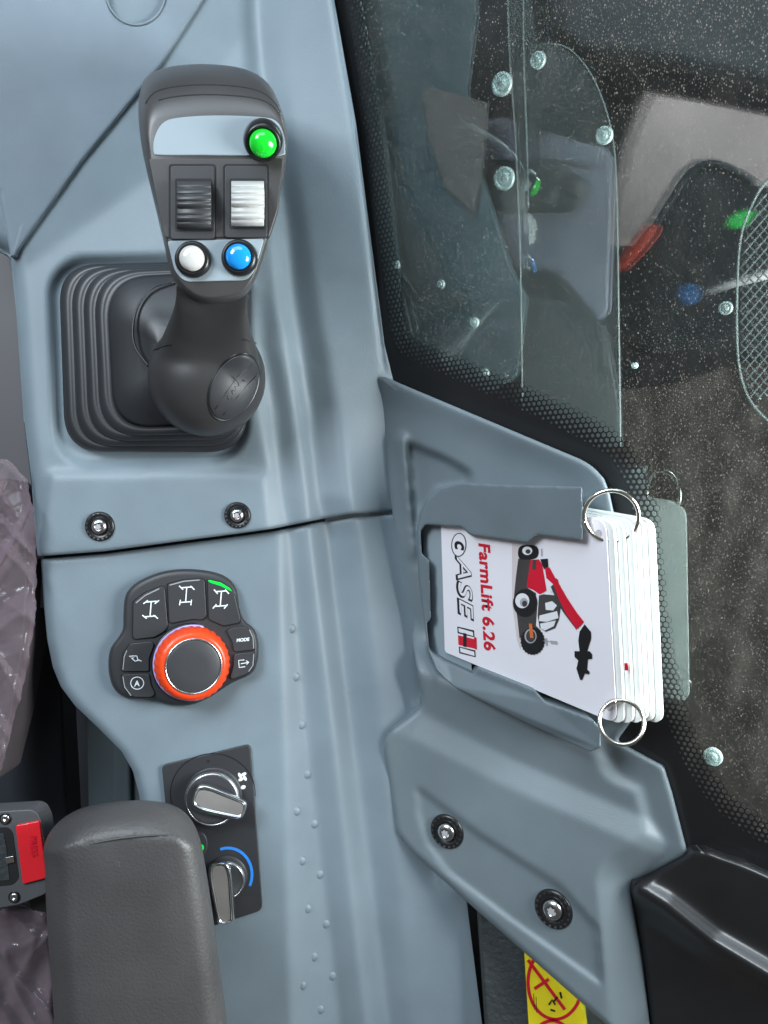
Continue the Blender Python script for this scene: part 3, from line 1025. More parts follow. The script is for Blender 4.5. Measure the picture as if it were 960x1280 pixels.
o = outside('machine_body', [(330, -140), (1150, -140), (1150, 1500), (520, 1500), (400, 700)], 520, 20, 'o_dark', 'dark machine body filling the view behind the dusty side window', 'machine body')
outside('blue_grey_panel', [(380, -120), (592, -120), (600, 20), (588, 110), (600, 200), (640, 330), (662, 372), (650, 470), (560, 520), (430, 520)], 60, 8, 'o_panel',
        'pale blue-grey outer panel seen through the window beside its dotted border', 'panel')  # sheet standing in for the console mirrored in the pane
outside('taupe_plate', [(530, 108), (566, 116), (612, 128), (606, 200), (594, 268), (560, 236), (540, 180)], 50, 5, 'o_taupe', 'brownish plate seen through the window left of the bolts', 'plate', 1)  # taupe reflection on the pane, shaped as a sheet behind it
outside('curved_cover', [(486, 372), (510, 372), (545, 392), (570, 425), (588, 480), (600, 540), (470, 520)], 44, 6, 'o_panel', 'pale rounded cover behind the lower corner of the window', 'cover', 3)
outside('dark_cowl', catmull([(590, 378), (620, 368), (700, 372), (742, 388), (765, 430), (770, 560), (640, 540), (600, 470), (575, 410)], 5), 90, 14, 'o_mid', 'dark round-topped cowl behind the lower part of the window', 'cowl', 5)
sb = thing('valve_block', P(690, 260, -60), 'violet-grey valve block with black connectors seen through the window between the bolts', 'valve block')
slab('block', [(604, 158), (656, 150), (662, 172), (760, 182), (772, 200), (766, 390), (752, 400), (700, 340), (590, 330), (592, 250)], zo(120), 30, M['o_purple'], sb, 5)
slab('connector_base', [(592, 205), (660, 200), (718, 215), (736, 235), (722, 262), (640, 262), (588, 250)], zo(104), 16, M['black'], sb, 4)
slab('top_cover', [(600, 150), (640, 146), (660, 200), (604, 200)], zo(106), 14, M['o_purple'], sb, 3)
slab('top_cover', [(678, 162), (756, 184), (752, 206), (672, 196)], zo(104), 12, M['o_purple'], sb, 3)
for (x, y) in ((606, 212), (628, 218), (676, 212), (700, 222), (722, 232), (690, 246)):
    p = P(x, y, zo(100)(x, y))
    lathe('connector', p, nG, [(10, -6), (10, 5), (8.5, 7), (4, 7.5), (.3, 7.5)], M['matte_black'], sb, 18)
slab('bracket_arm', [(655, -80), (690, -80), (690, 60), (668, 180), (652, 200), (648, 90)], zo(70), 8, M['o_dark'], sb, 2)
outside('dark_hood', [(690, -100), (1000, -100), (1030, 130), (940, 96), (840, 74), (740, 66), (705, 40)], 330, 30, 'o_mid', 'dark slate hood across the upper corner of the window view', 'hood', 8)
outside('pinkish_slab', [(820, 118), (900, 132), (1000, 152), (1000, 262), (940, 262), (820, 300), (770, 300), (780, 240), (792, 190)], 380, 30, 'o_pink', 'pale pinkish-grey slab seen through the window above the dark moulded cover', 'slab', 3)
dk = thing('dark_moulded_cover', P(860, 300, -20), 'dark moulded cover with a grey edge seen through the window below the pinkish slab', 'cover')  # solid shape in place of the joystick head mirrored in the glass
hump = [tuple(p)[:2] for p in catmull([(770, 352), (800, 316), (835, 258), (862, 218), (886, 206), (915, 212), (950, 232), (1000, 250), (1010, 420), (900, 440), (790, 430)], 5)]
slab('cover', hump, zo(260), 24, M['o_dark'], dk, 4)
edge = catmull([P(x, y, zo(256)(x, y)) for (x, y) in [(803, 310), (835, 257), (862, 217), (886, 205), (915, 211), (950, 231)]], 6, False)
tube('edge_lip', edge, 4.2, M['o_mid'], dk, 8)
outside('red_lever', catmull([(778, 332), (782, 322), (806, 290), (818, 280), (829, 282), (827, 292), (808, 316), (790, 334), (781, 338)], 4), 220, 12, 'o_red', 'short red lever seen through the window', 'lever', 3)  # red reflection on the glass, modelled as a solid behind it
outside('green_fitting', catmull([(914, 278), (926, 266), (942, 262), (948, 268), (938, 280), (922, 284)], 3), 220, 10, 'o_green', 'small green fitting seen through the window beside the wire mesh', 'fitting', 2)  # green reflected bit, added as a small solid outside the pane
outside('blue_fitting', catmull([(856, 360), (868, 354), (880, 360), (878, 374), (866, 380), (856, 372)], 3), 220, 10, 'o_blue', 'small blue fitting seen through the window at the end of the pale rod', 'fitting', 2)  # blue reflected bit, likewise added as a solid outside the pane
streak = tube('pale_rod', [P(888, 366, zo(210)(888, 366)), P(920, 354, zo(210)(920, 354)), P(990, 336, zo(210)(990, 336))], lambda t: 3 + 2.2 * t, M['o_rod'], None, 12)  # pale reflection in the pane, drawn as a bar behind it
tag(streak, 'pale rod slanting across the wire mesh outside the window', 'rod')
# rough ground bank
gx = np.linspace(560, 1060, 90); gy = np.linspace(0, 1, 110)
GX, GT = np.meshgrid(gx, gy)
top = np.interp(GX, [560, 640, 700, 760, 840, 900, 930, 960, 1060], [560, 520, 494, 488, 482, 462, 452, 456, 440])
GY = top + GT * (1420 - top)
nz = np.array([[noise.fractal(Vector((x * .03, y * .03, 3.1)), 1.0, 2.0, 5) for x, y in zip(rx, ry)] for rx, ry in zip(GX, GY)])
GZ = zplane(GX, GY, (GLASS[0], GLASS[1], GLASS[2] - 330)) + 9 * nz
gr = grid_mesh('ground', PA(GX, GY, GZ), M['o_ground'], None, 20)
tag(gr, kind='structure')
# clear guard sheets: thin edges are what one sees
gs = thing('guard_sheet', P(720, 300, 60), 'clear rounded guard sheet behind the window, only its thin edge showing', 'guard sheet')
arc = [(632, -60), (636, 30), (645, 150), (650, 330), (655, 560), (780, 560), (776, 420), (773, 240), (766, 170), (748, 110), (722, 72), (700, 58), (672, 54), (657, -60)]
slab('sheet', arc, zo(18), 3, M['sheet'], gs, 0)
for ln in ([(634, -60), (637, 60), (645, 180), (651, 330), (654, 560)], [(655, -60), (655, 60), (659, 180), (661, 260)],
           [(676, 55), (700, 56), (722, 70), (746, 106), (765, 166), (771, 240), (774, 420), (776, 560)]):
    tube('sheet_edge', catmull([P(x, y, zo(17)(x, y)) for (x, y) in ln], 6, False), .8, M['edge'], gs, 6)
wm = thing('wire_mesh_guard', P(940, 390, 120), 'oval wire mesh guard at the edge of the photograph outside the window', 'mesh guard')
outl = [(1000, 210), (960, 226), (938, 262), (926, 300), (922, 360), (922, 430), (928, 475), (945, 510), (985, 545), (1020, 560)]
tube('rim', catmull([P(x, y, zo(30)(x, y)) for (x, y) in outl], 6, False), 1.1, M['edge'], wm, 6)
oc = [tuple(p)[:2] for p in catmull(outl, 6, False)] + [(1060, 560), (1060, 200)]
for fam in (1, -1):
    for k in range(-30, 60):
        seg = []
        for t in np.linspace(0, 1, 80):
            x = 915 + t * 125
            y = 220 + k * 13.5 + fam * (x - 920) * 1.15
            if 238 < y < 500 and inside(np.array([x - 3]), np.array([y]), oc)[0]:
                seg.append((x, y))
        if len(seg) > 3:
            tube('wire', [P(x, y, zo(32 + fam)(x, y)) for (x, y) in seg[::3]], .75, M['o_wire'], wm, 5)

# ------------------------------------------------------------------ black trim, post and sticker (lower right)
tT_l = track([(1060, 868), (1070, 856), (1104, 794), (1114, 790), (1180, 800), (1280, 812), (1380, 830)])
tT_r = track([(1060, 880), (1070, 905), (1080, 935), (1110, 1000), (1380, 1040)])


def ztrim(px, py):
    z = zplane(px, py, (GLASS[0], GLASS[1], GLASS[2] + 26))
    d = signed_side(px, py, [(790, 1108), (830, 1132), (890, 1180), (1000, 1245)])
    return z + 16 * np.exp(-(d / 16.0) ** 2) - .25 * np.clip(d, 0, 30)


bt = patch('black_trim', 1062, 1370, tT_l, tT_r, ztrim, M['trim'], None, 5, 9, 40)
tag(bt, 'glossy black trim moulding in the corner below the window', 'trim')
post = thing('rubber_post', P(660, 1250, -60), 'dark grained rubber post in the slot below the document holder', 'post')
slab('post_face', [(596, 1110), (640, 1100), (900, 1300), (900, 1400), (616, 1400)], -6, 30, M['post'], post, 4)
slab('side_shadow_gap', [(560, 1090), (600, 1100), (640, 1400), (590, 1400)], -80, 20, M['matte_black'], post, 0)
st = thing('warning_sticker', P(690, 1250, -18), 'yellow warning sticker with red circles half hidden under the document holder', 'sticker')
slab('sheet', [(653, 1150), (722, 1150), (745, 1400), (668, 1400)], -4.5, 1.0, M['yellow'], st, 0)
circ = [(694 + 34 * math.cos(t), 1228 + 46 * math.sin(t)) for t in np.linspace(0, 2 * math.pi, 60)]
strokes('red_circle', [circ], 4, -4.5, .5, M['p_red'], st)
strokes('red_slash', [[(668, 1236), (686, 1224)], [(660, 1200), (706, 1262)]], 4, -4.5, .6, M['p_red'], st)
circ2 = [(690 + 30 * math.cos(t), 1318 + 42 * math.sin(t)) for t in np.linspace(0, 2 * math.pi, 60)]
strokes('red_circle', [circ2], 4, -4.5, .5, M['p_red'], st)
strokes('pictogram', [[(692, 1252), (697, 1246)], [(686, 1256), (690, 1250), (694, 1256)], [(688, 1262), (694, 1264)], [(700, 1240), (702, 1248)]], 2.4, -4.5, .8, M['p_black'], st)
strokes('fine_print', [[(667, 1242), (668, 1262)], [(670, 1246), (671, 1266)]], .8, -4.5, .5, M['p_black'], st)

# ------------------------------------------------------------------ joystick
js = thing('joystick', P(215, 460, 12), 'black joystick with a ribbed rubber boot, two rocker switches and green, white and blue buttons', 'joystick')
NB = 12


def rr(x0, y0, x1, y1, r, n=NB):
    return round_poly([(x0, y1), (x0, y0), (x1, y0), (x1, y1)], [r] * 4, n)


def boot_loop(f):
    # f 0..1 from the flange to the top of the bellows
    base = round_poly([(84, 562), (76, 334), (312, 330), (304, 562)], [46, 46, 46, 46], NB)
    topl = round_poly([(142, 536), (132, 346), (304, 338), (306, 530)], [50, 56, 50, 50], NB)
    return [lerp2(a, b, f) for a, b in zip(base, topl)]


loops = []
ctr = Vector((225, 445))


def ins(l, d):
    out = []
    for (x, y) in l:
        v = Vector((x, y)) - ctr
        L = v.length
        v = v * (1 - d / L)
        out.append((ctr.x + v.x, ctr.y + v.y))
    return out


def addloop(l, z): loops.append([P(x, y, z) for (x, y) in l])


z = 8
addloop(ins(boot_loop(0), -3), z)
addloop(ins(boot_loop(0), -3), 16)
nr = 4
for r in range(nr):
    f0 = r / nr
    for k in range(9):
        t = k / 8
        a = math.pi * t
        # rounded rib: bulges outward then tucks in
        bul = 7.0 * math.sin(a)
        ff = f0 + (t ** 1.6) * .22
        addloop(ins(boot_loop(ff), 1.5 - bul + (2.5 if k == 8 else 0)), 16 + r * 9.5 + 12 * (1 - math.cos(a)) / 2 - (4 if k == 8 else 0))
zt = 16 + nr * 9.5
for (k, dz) in ((0.5, 1.5), (5, 5), (14, 10), (26, 15), (40, 20), (56, 25), (70, 32)):
    addloop(ins(boot_loop(1.0), k), zt + dz)
boot = loft('boot', loops, M['rubber'], js, True, True)
# smooth shoulder fold of the boot
fold = catmull([P(x, y, zz) for (x, y, zz) in [(218, 352, 66), (190, 360, 72), (172, 384, 78), (166, 412, 82), (170, 436, 84), (186, 458, 86)]], 6, False)
tube('fold', fold, 1.5, M['rubber'], boot, 8)


def ering(cx, cy, z, rx, ry, tl, n=40, sq=2.0):
    c = P(cx, cy, z)
    m = (D - z) / D * U
    out = []
    for k in range(n):
        t = 2 * math.pi * k / n
        ct, s_ = math.cos(t), math.sin(t)
        ct = math.copysign(abs(ct) ** (2 / sq), ct); s_ = math.copysign(abs(s_) ** (2 / sq), s_)
        out.append(c + Vector((ct * rx * m, s_ * ry * m * math.cos(tl), s_ * ry * m * math.sin(tl))))
    return out


# swollen base of the grip: an egg, with the neck rising out of it
EC = P(259, 472, 70)
EM = (D - 70) / D * U
EA = (73 * EM, 74 * EM, 62 * U)


def egg(d, k=1.0):
    d = Vector(d).normalized()
    return EC + Vector((d.x * EA[0], d.y * EA[1], d.z * EA[2])) * k


def zball(px, py):
    z = 120.0
    for _ in range(12):
        q = P(px, py, z) - EC
        w = 1 - (q.x / EA[0]) ** 2 - (q.y / EA[1]) ** 2
        z = 70 + 62 * math.sqrt(max(0.0, w))
    return z


loops = []
for i in range(1, 30):
    th = math.pi * i / 30
    loops.append([egg((math.sin(th) * math.cos(t), math.sin(th) * math.sin(t), math.cos(th))) for t in np.linspace(0, 2 * math.pi, 48, endpoint=False)])
neck = [ering(259, 458, 92, 66, 62, .1, 48), ering(260, 440, 116, 61, 51, .2, 48), ering(261, 421, 136, 54, 42, .3, 48, 2.2), ering(263, 402, 154, 49, 35, .45, 48, 2.4), ering(264, 386, 170, 46, 29, .55, 48, 2.7), ering(265, 368, 184, 48, 28, .6, 48, 2.8), ering(266, 350, 194, 51, 27, .6, 48, 2.8), ering(266, 335, 200, 52, 26, .6, 48, 2.8)]
verts, faces = [], []
for lps in (loops, neck):
    b0 = len(verts)
    verts += [p for l in lps for p in l]
    m_ = len(lps)
    for i in range(m_ - 1):
        for k in range(48):
            k2 = (k + 1) % 48
            faces.append((b0 + i * 48 + k, b0 + i * 48 + k2, b0 + (i + 1) * 48 + k2, b0 + (i + 1) * 48 + k))
    faces.append(tuple(b0 + k for k in range(47, -1, -1)))
    faces.append(tuple(b0 + (m_ - 1) * 48 + k for k in range(48)))
grip = mesh('grip', verts, faces, M['grip'], js)
rm = grip.modifiers.new('remesh', 'REMESH'); rm.mode = 'VOXEL'; rm.voxel_size = 1.4 * U; rm.use_smooth_shade = True
sm_ = grip.modifiers.new('smooth', 'SMOOTH'); sm_.factor = .5; sm_.iterations = 130
pivot = grip
# oval badge let into the base, facing right: laid on the moulded surface
from mathutils.bvhtree import BVHTree
bpy.context.view_layer.update()
bvh = BVHTree.FromObject(grip, bpy.context.evaluated_depsgraph_get())
gw = grip.matrix_world.translation.copy()


def on_grip(px, py, off):
    o_ = Vector((0, 0, D * U)) - gw
    d_ = (P(px, py, 0) - Vector((0, 0, D * U))).normalized()
    loc, nrm, _, _ = bvh.ray_cast(o_, d_)
    if loc is None:
        return P(px, py, 90)
    return loc + gw + nrm * off * U


BA = Vector((.45, -.893)); BB = Vector((.893, .45))


def bpx(a, b): return (292 + BA.x * a + BB.x * b, 484 + BA.y * a + BB.y * b)


def badge_loop(f, off): return [on_grip(*bpx(43 * f * math.cos(t), 27 * f * math.sin(t)), off) for t in np.linspace(0, 2 * math.pi, 56, endpoint=False)]


badge = loft('badge', [badge_loop(1.0, -2), badge_loop(1.0, .9), badge_loop(.97, 1.6), badge_loop(.9, 1.7), badge_loop(.7, 1.7), badge_loop(.4, 1.7), badge_loop(.08, 1.7)], M['charcoal'], grip)
loft('badge_rim', [badge_loop(1.07, -.6), badge_loop(1.06, .7), badge_loop(1.03, .8), badge_loop(1.01, -.6)], M['black'], badge, False, False)


def badge_line(pts, rad):
    return tube('badge_relief', [on_grip(*bpx(a, b), 1.9) for (a, b) in pts], rad, M['black'], badge, 6)


badge_line([(-34, -9), (-10, -6), (12, -3), (36, 6)], .45); badge_line([(-36, 3), (-10, 8), (10, 13), (26, 17)], .45)
badge_line([(-13, 4), (-16, 0), (-12, -3), (-8, 2), (-5, -1), (-2, 4), (1, 0), (4, 5), (8, 1), (11, -9), (13, 8)], .6)
for pts in ([(192, 438), (199, 435), (207, 432), (215, 430)], [(303, 424), (312, 426), (320, 429)]):
    tube('seam', catmull([on_grip(x, y, .2) for (x, y) in pts], 5, False), .7, M['matte_black'], grip, 6)
# head
zface = lambda x, y: 232 - .085 * (y - 160)
S_ = [(176, 175), (173, 133), (180, 101), (205, 85), (255, 80), (305, 86), (335, 104), (352, 138), (359, 172), (355, 220), (344, 266), (334, 306), (319, 350), (301, 373), (262, 380), (236, 371), (215, 345), (204, 300), (192, 250), (182, 208)]
F_ = [(190, 195), (188, 174), (192, 156), (206, 147), (255, 142), (318, 144), (342, 149), (354, 160), (356, 180), (351, 220), (340, 265), (330, 305), (315, 346), (298, 364), (262, 370), (240, 363), (221, 342), (211, 300), (200, 250), (192, 215)]
Sd = [tuple(p)[:2] for p in catmull(S_, 4)]; Fd = [tuple(p)[:2] for p in catmull(F_, 4)]
hl = []


def hloop(t, dz, shrink=1.0):
    lp = []
    for s, f in zip(Sd, Fd):
        x, y = lerp2(s, f, t)
        x = 266 + (x - 266) * shrink; y = 235 + (y - 235) * shrink
        topf = min(1, max(0, (150 - s[1]) / 60))
        lp.append(P(x, y, zface(x, max(y, 145)) + dz * (1 + .9 * topf)))
    hl.append(lp)


hloop(0, -100, .74); hloop(0, -84, .88); hloop(0, -62, .96); hloop(0, -45, .99); hloop(0, -34)
for k in range(1, 10):
    a = k / 9 * math.pi / 2
    hloop(1 - math.cos(a) if k < 9 else 1.0, -34 * (1 - math.sin(a)))
hd = loft('grip_head', hl, M['head'], js, True, True)
# moulding lines across the crown
def crown_line(t, i0, i1):
    a = math.acos(1 - t)
    pts = []
    for i in range(i0, i1 + 1):
        s, f = Sd[i], Fd[i]
        x, y = lerp2(s, f, t)
        topf = min(1, max(0, (150 - s[1]) / 60))
        pts.append(P(x, y, zface(x, max(y, 145)) - 34 * (1 - math.sin(a)) * (1 + .9 * topf) - .3))
    tube('crown_line', pts, .8, M['matte_black'], hd, 6)


crown_line(.42, 7, 27); crown_line(.62, 11, 27)
zh = lambda x, y: zface(x, y) + 1.6
slab('name_plate', [tuple(p)[:2] for p in catmull([(192, 190), (193, 172), (203, 154), (222, 147), (270, 144), (325, 146), (345, 151), (354, 166), (356, 184), (350, 194), (300, 194), (250, 193.5), (200, 193.5)], 4)], zh, 5, M['plate'], hd, .6)
zh2 = lambda x, y: zface(x, y) + 1.2
slab('switch_bezel', round_poly([(186, 198), (354, 198), (347, 262), (336, 296), (206, 297), (196, 250)], [3, 3, 6, 4, 4, 6], 4), zh2, 8, M['head'], hd, .8)
slab('button_plate', round_poly([(209, 301), (330, 298), (318, 338), (308, 350), (230, 352), (218, 338)], [4, 4, 6, 8, 8, 6], 4), zh, 5, M['plate'], hd, .6)


def rocker(x0, x1, y0, y1, ry0, ry1, mat, nm):
    fr_ = slab('switch_frame', round_poly([(x0, y0), (x1, y0), (x1, y1), (x0, y1)], [4] * 4, 4), lambda x, y: zface(x, y) + 3.2, 9, M['charcoal'], hd, .8)
    slab('frame_gap', round_poly([(x0 - 2.2, y0 - 2.2), (x1 + 2.2, y0 - 2.2), (x1 + 2.2, y1), (x0 - 2.2, y1)], [5] * 4, 4), lambda x, y: zface(x, y) + 1.6, 6, M['matte_black'], hd, .3)
    slab('rocker_well', round_poly([(x0 + 6, ry0 - 3), (x1 - 3, ry0 - 3), (x1 - 3, ry1 + 3), (x0 + 6, ry1 + 3)], [2] * 4, 3), lambda x, y: zface(x, y) + 3.7, 4, M['matte_black'], fr_, .2)
    ny = 64
    a = x0 + 8; b = x1 - 4
    G = []
    for i in range(ny):
        t = i / (ny - 1)
        y = ry0 + (ry1 - ry0) * t
        arcz = 13 * math.sin(math.pi * min(1, max(0, t))) ** .6
        rib = 2.2 * abs(math.sin(t * math.pi * 7)) ** .5
        zz = zface(0, y) + 3 + arcz + rib
        dip = 3.5 * math.exp(-((t - .62) / .10) ** 2)
        row = []
        for xx, dz in ((a, -8), (a, -1.2), (a + 1, 0), ((a + b) / 2, 0), (b - 1, 0), (b, -1.2), (b, -8)):
            row.append(P(xx, y, zz - dip + dz))
        G.append(row)
    return grid_mesh(nm, np.array([[list(p) for p in r] for r in G]), mat, fr_, 4)


rocker(213, 268, 207, 299, 226, 286, M['key'], 'rocker')
rw = rocker(281, 334, 207, 297, 226, 283, M['white'], 'rocker')
rw['label'] = 'white ribbed rocker'


def push_button(px, py, r, mat, nm, tilt, h=1.0, chrome=False):
    c = P(px, py, zface(px, py))
    m = (D - 225) / D
    r *= m
    n_ = Vector(tilt)
    bz = lathe(nm, c, n_, [(r * 1.0, -3), (r * 1.02, 3 * h), (r * .98, 7 * h), (r * .88, 10 * h), (r * .78, 10.5 * h), (r * .72, 8 * h)], M['black'], hd, 44)
    lathe('button_cap', c, n_, [(r * .70, 6 * h), (r * .70, 11 * h), (r * .64, 14 * h), (r * .48, 16.2 * h), (r * .25, 17.4 * h), (.2, 17.8 * h)], mat, bz, 44)
    return bz


push_button(329, 174, 24, M['green_btn'], 'push_button', (.12, -.72, 1), 1.6)['label'] = 'green push button'
push_button(242, 325, 22.5, M['white_btn'], 'push_button', (.05, -.12, 1))['label'] = 'white push button'
push_button(300, 323, 22.5, M['blue_btn'], 'push_button', (.0, -.12, 1))['label'] = 'blue push button'

# ------------------------------------------------------------------ drive mode keypad
K = lambda pts: [(100 + x / 3.692, 680 + y / 3.692) for (x, y) in pts]
kp = thing('drive_mode_keypad', P(232, 800, 2), 'round-shouldered black keypad with steering symbols around an orange-red rotary knob', 'keypad')
out_k = K([(200, 330), (205, 260), (222, 215), (270, 172), (370, 130), (480, 115), (600, 125), (680, 155), (722, 210), (735, 290), (757, 350), (806, 396), (824, 470), (816, 555), (785, 602), (700, 642), (610, 700), (530, 738), (450, 746), (385, 735), (330, 716), (262, 716), (208, 708), (160, 672), (136, 610), (131, 540), (142, 480), (176, 432), (198, 390)])
od = [tuple(p)[:2] for p in catmull(out_k, 3)]
kc = (229, 802)
kl = []
z0 = 0
kz = lambda x, y: float(zcon(np.array(float(x)), np.array(float(y))))
for (sh, zz) in ((1.0, -4), (1.0, 6), (.992, 10), (.975, 13), (.95, 14.2), (.91, 14.6)):
    kl.append([P(kc[0] + (x - kc[0]) * sh, kc[1] + (y - kc[1]) * sh, 4 + zz) for (x, y) in od])
hs = loft('housing', kl, M['charcoal'], kp)
ZK = 18.6
keys = {
    'b1': [(246, 268), (300, 226), (376, 196), (390, 204), (404, 378), (392, 402), (345, 430), (254, 440), (243, 428)],
    'b2': [(404, 186), (480, 166), (562, 161), (574, 170), (583, 336), (562, 350), (520, 347), (420, 366), (411, 356)],
    'b3': [(588, 166), (650, 176), (700, 208), (714, 240), (740, 348), (734, 364), (662, 378), (602, 352), (594, 344)],
    'l1': [(194, 588), (200, 504), (232, 460), (328, 450), (342, 462), (318, 530), (318, 588)],
    'l2': [(192, 604), (318, 599), (326, 650), (346, 690), (330, 706), (250, 706), (214, 682)],
    'r1': [(676, 402), (702, 386), (768, 384), (798, 428), (805, 488), (712, 498), (702, 450)],
    'r2': [(712, 508), (806, 498), (800, 568), (770, 600), (702, 624), (692, 616), (708, 566)]}
wells = {}
kobj = {}
for kname, pl in keys.items():
    poly = K(pl)
    cx = sum(p[0] for p in poly) / len(poly); cy = sum(p[1] for p in poly) / len(poly)
    big = [(cx + (x - cx) * 1.045, cy + (y - cy) * 1.045) for (x, y) in poly]
    slab('key_gap', round_poly(big, [2] * len(big), 3), ZK + .35, 2, M['matte_black'], kp, 0)
    kobj[kname] = slab('key', round_poly(poly, [2.5] * len(poly), 3), ZK + 2.6, 4, M['key'], kp, .9)
ZI = ZK + 2.6


def icon(k, lines, w=1.3, mat='ink'):
    return strokes('symbol', [K(l) for l in lines], w, ZI, .35, M[mat], kobj[k])


def axle(cx, cy, a1, a2, sl=.08):
    # two axles joined by a shaft, wheels turned by a1 and a2
    L = []
    for (dy, a) in ((-34, a1), (34, a2)):
        x0, x1 = cx - 26 + dy * sl * -1, cx + 26 + dy * sl * -1
        y0 = cy + dy
        L.append([(x0, y0), (x1, y0 - 4)])
        for xw in (x0, x1):
            L.append([(xw - 13 * math.sin(a), y0 + 13 * math.cos(a)), (xw + 13 * math.sin(a), y0 - 13 * math.cos(a))])
    L.append([(cx + 34 * sl, cy - 36), (cx - 34 * sl, cy + 32)])
    return L


icon('b1', axle(326, 302, .9, -.9), 1.5)
icon('b2', axle(490, 236, -.8, .15), 1.4)
icon('b3', axle(650, 254, -.7, .7), 1.5)
icon('l1', [[(226, 518), (262, 516), (240, 528), (226, 518)], [(262, 516), (268, 536), (284, 540)], [(240, 528), (256, 542)], [(258, 540), (274, 534)]], 1.1)
icon('l2', [[(264 + 30 * math.cos(t), 642 + 28 * math.sin(t)) for t in np.linspace(0, 2 * math.pi, 30)]], 1.0)
text('letter', 'A', K([(251, 656)])[0], (.99, -.06), (.05, -1), 9.5, ZI, .35, M['ink'], kobj['l2'], .03)
text('lettering', 'MODE', K([(722, 452)])[0], (.99, -.10), (.1, -1), 5.6, ZI, .35, M['ink'], kobj['r1'], .04)
icon('r2', [[(758, 535), (732, 537), (735, 570), (762, 566)], [(742, 553), (778, 546)], [(766, 538), (779, 546), (769, 556)]], 1.0)
strokes('indicator', [K([(258, 272), (300, 238), (366, 206)])], 1.3, ZI, .35, M['ink_dim'], kobj['b1'])
strokes('indicator', [K([(414, 190), (480, 172), (552, 166)])], 1.3, ZI, .35, M['ink_dim'], kobj['b2'])
flat('indicator_lamp', [K([(589, 168), (600, 166), (650, 178), (690, 202), (702, 218), (690, 214), (650, 194), (600, 178)])], ZI, .5, M['green_led'], kobj['b3'])
strokes('indicator', [K([(198, 580), (204, 520), (216, 492)])], 1.1, ZI, .35, M['ink_dim'], kobj['l1'])
strokes('indicator', [K([(198, 612), (206, 660), (236, 700)])], 1.1, ZI, .35, M['ink_dim'], kobj['l2'])
strokes('indicator', [K([(782, 396), (798, 430), (802, 482)])], 1.1, ZI, .35, M['ink_dim'], kobj['r1'])
strokes('indicator', [K([(802, 508), (798, 560), (778, 588)])], 1.1, ZI, .35, M['ink_dim'], kobj['r2'])
# rotary knob
kb = P(240, 828, ZK - 1)
kax = Vector((.30, -.02, 1)).normalized()
knob = lathe('rotary_knob', kb, kax, [(49, -4), (49, 1), (47.5, 2.4), (46, 2.4)], M['black'], kp, 60)
lathe('light_ring', kb, kax, [(47, 2), (47, 4), (45, 4.6), (44, 4)], M['lilac'], knob, 60)  # lilac colour paints the blue-white glints at the knob base
lathe('knob_skirt', kb, kax, [(45.5, 2), (45.5, 8), (44.5, 13), (43, 20), (40.5, 24), (37, 26), (34, 26.6), (33, 25)], M['orange'], knob, 120, True, (.7, 30, 42))
lathe('knob_bezel', kb, kax, [(34.2, 24), (34.2, 27.4), (33.2, 28.2), (32, 28.0), (31.8, 26)], M['chrome'], knob, 60)
lathe('knob_cap', kb, kax, [(31.9, 25), (31.9, 27.2), (30, 27.9), (15, 28.2), (.2, 28.3)], M['key'], knob, 60)

# ------------------------------------------------------------------ climate panel
cl = thing('climate_control_panel', P(265, 1040, 0), 'dark climate control panel with two chrome pointer knobs, partly hidden by the armrest', 'control panel')
C_ = lambda pts: [(180 + x / 4.572, 900 + y / 4.572) for (x, y) in pts]
zcl = lambda x, y: 3.5
plate = slab('plate', round_poly([(202, 957), (312, 930.5), (328, 1138), (222, 1172)], [6, 6, 8, 8], 5), 8.5, 8, M['charcoal'], cl, 1.0)
ZC = 8.5
strokes('scale_circle', [[(266 + 53 * math.cos(t), 992 + 50 * math.sin(t)) for t in np.linspace(2.6, 6.35, 40)]], 1.0, ZC, .3, M['black'], plate)
flat('off_mark', [ell(260.5, 951.5, 1.8, 1.8)], ZC, .4, M['matte_black'], plate)
fan = []
for k in range(4):
    a = k * math.pi / 2 + .5
    fan.append(ell(303 + 3.6 * math.cos(a), 971 + 3.6 * math.sin(a), 3.6, 2.0, a + .6, 14))
flat('fan_symbol', fan, ZC, .4, M['ink'], plate)
flat('speed_symbol', [ell(304, 984, 3.2, 2.4, -.4, 16)], ZC, .4, M['ink'], plate)


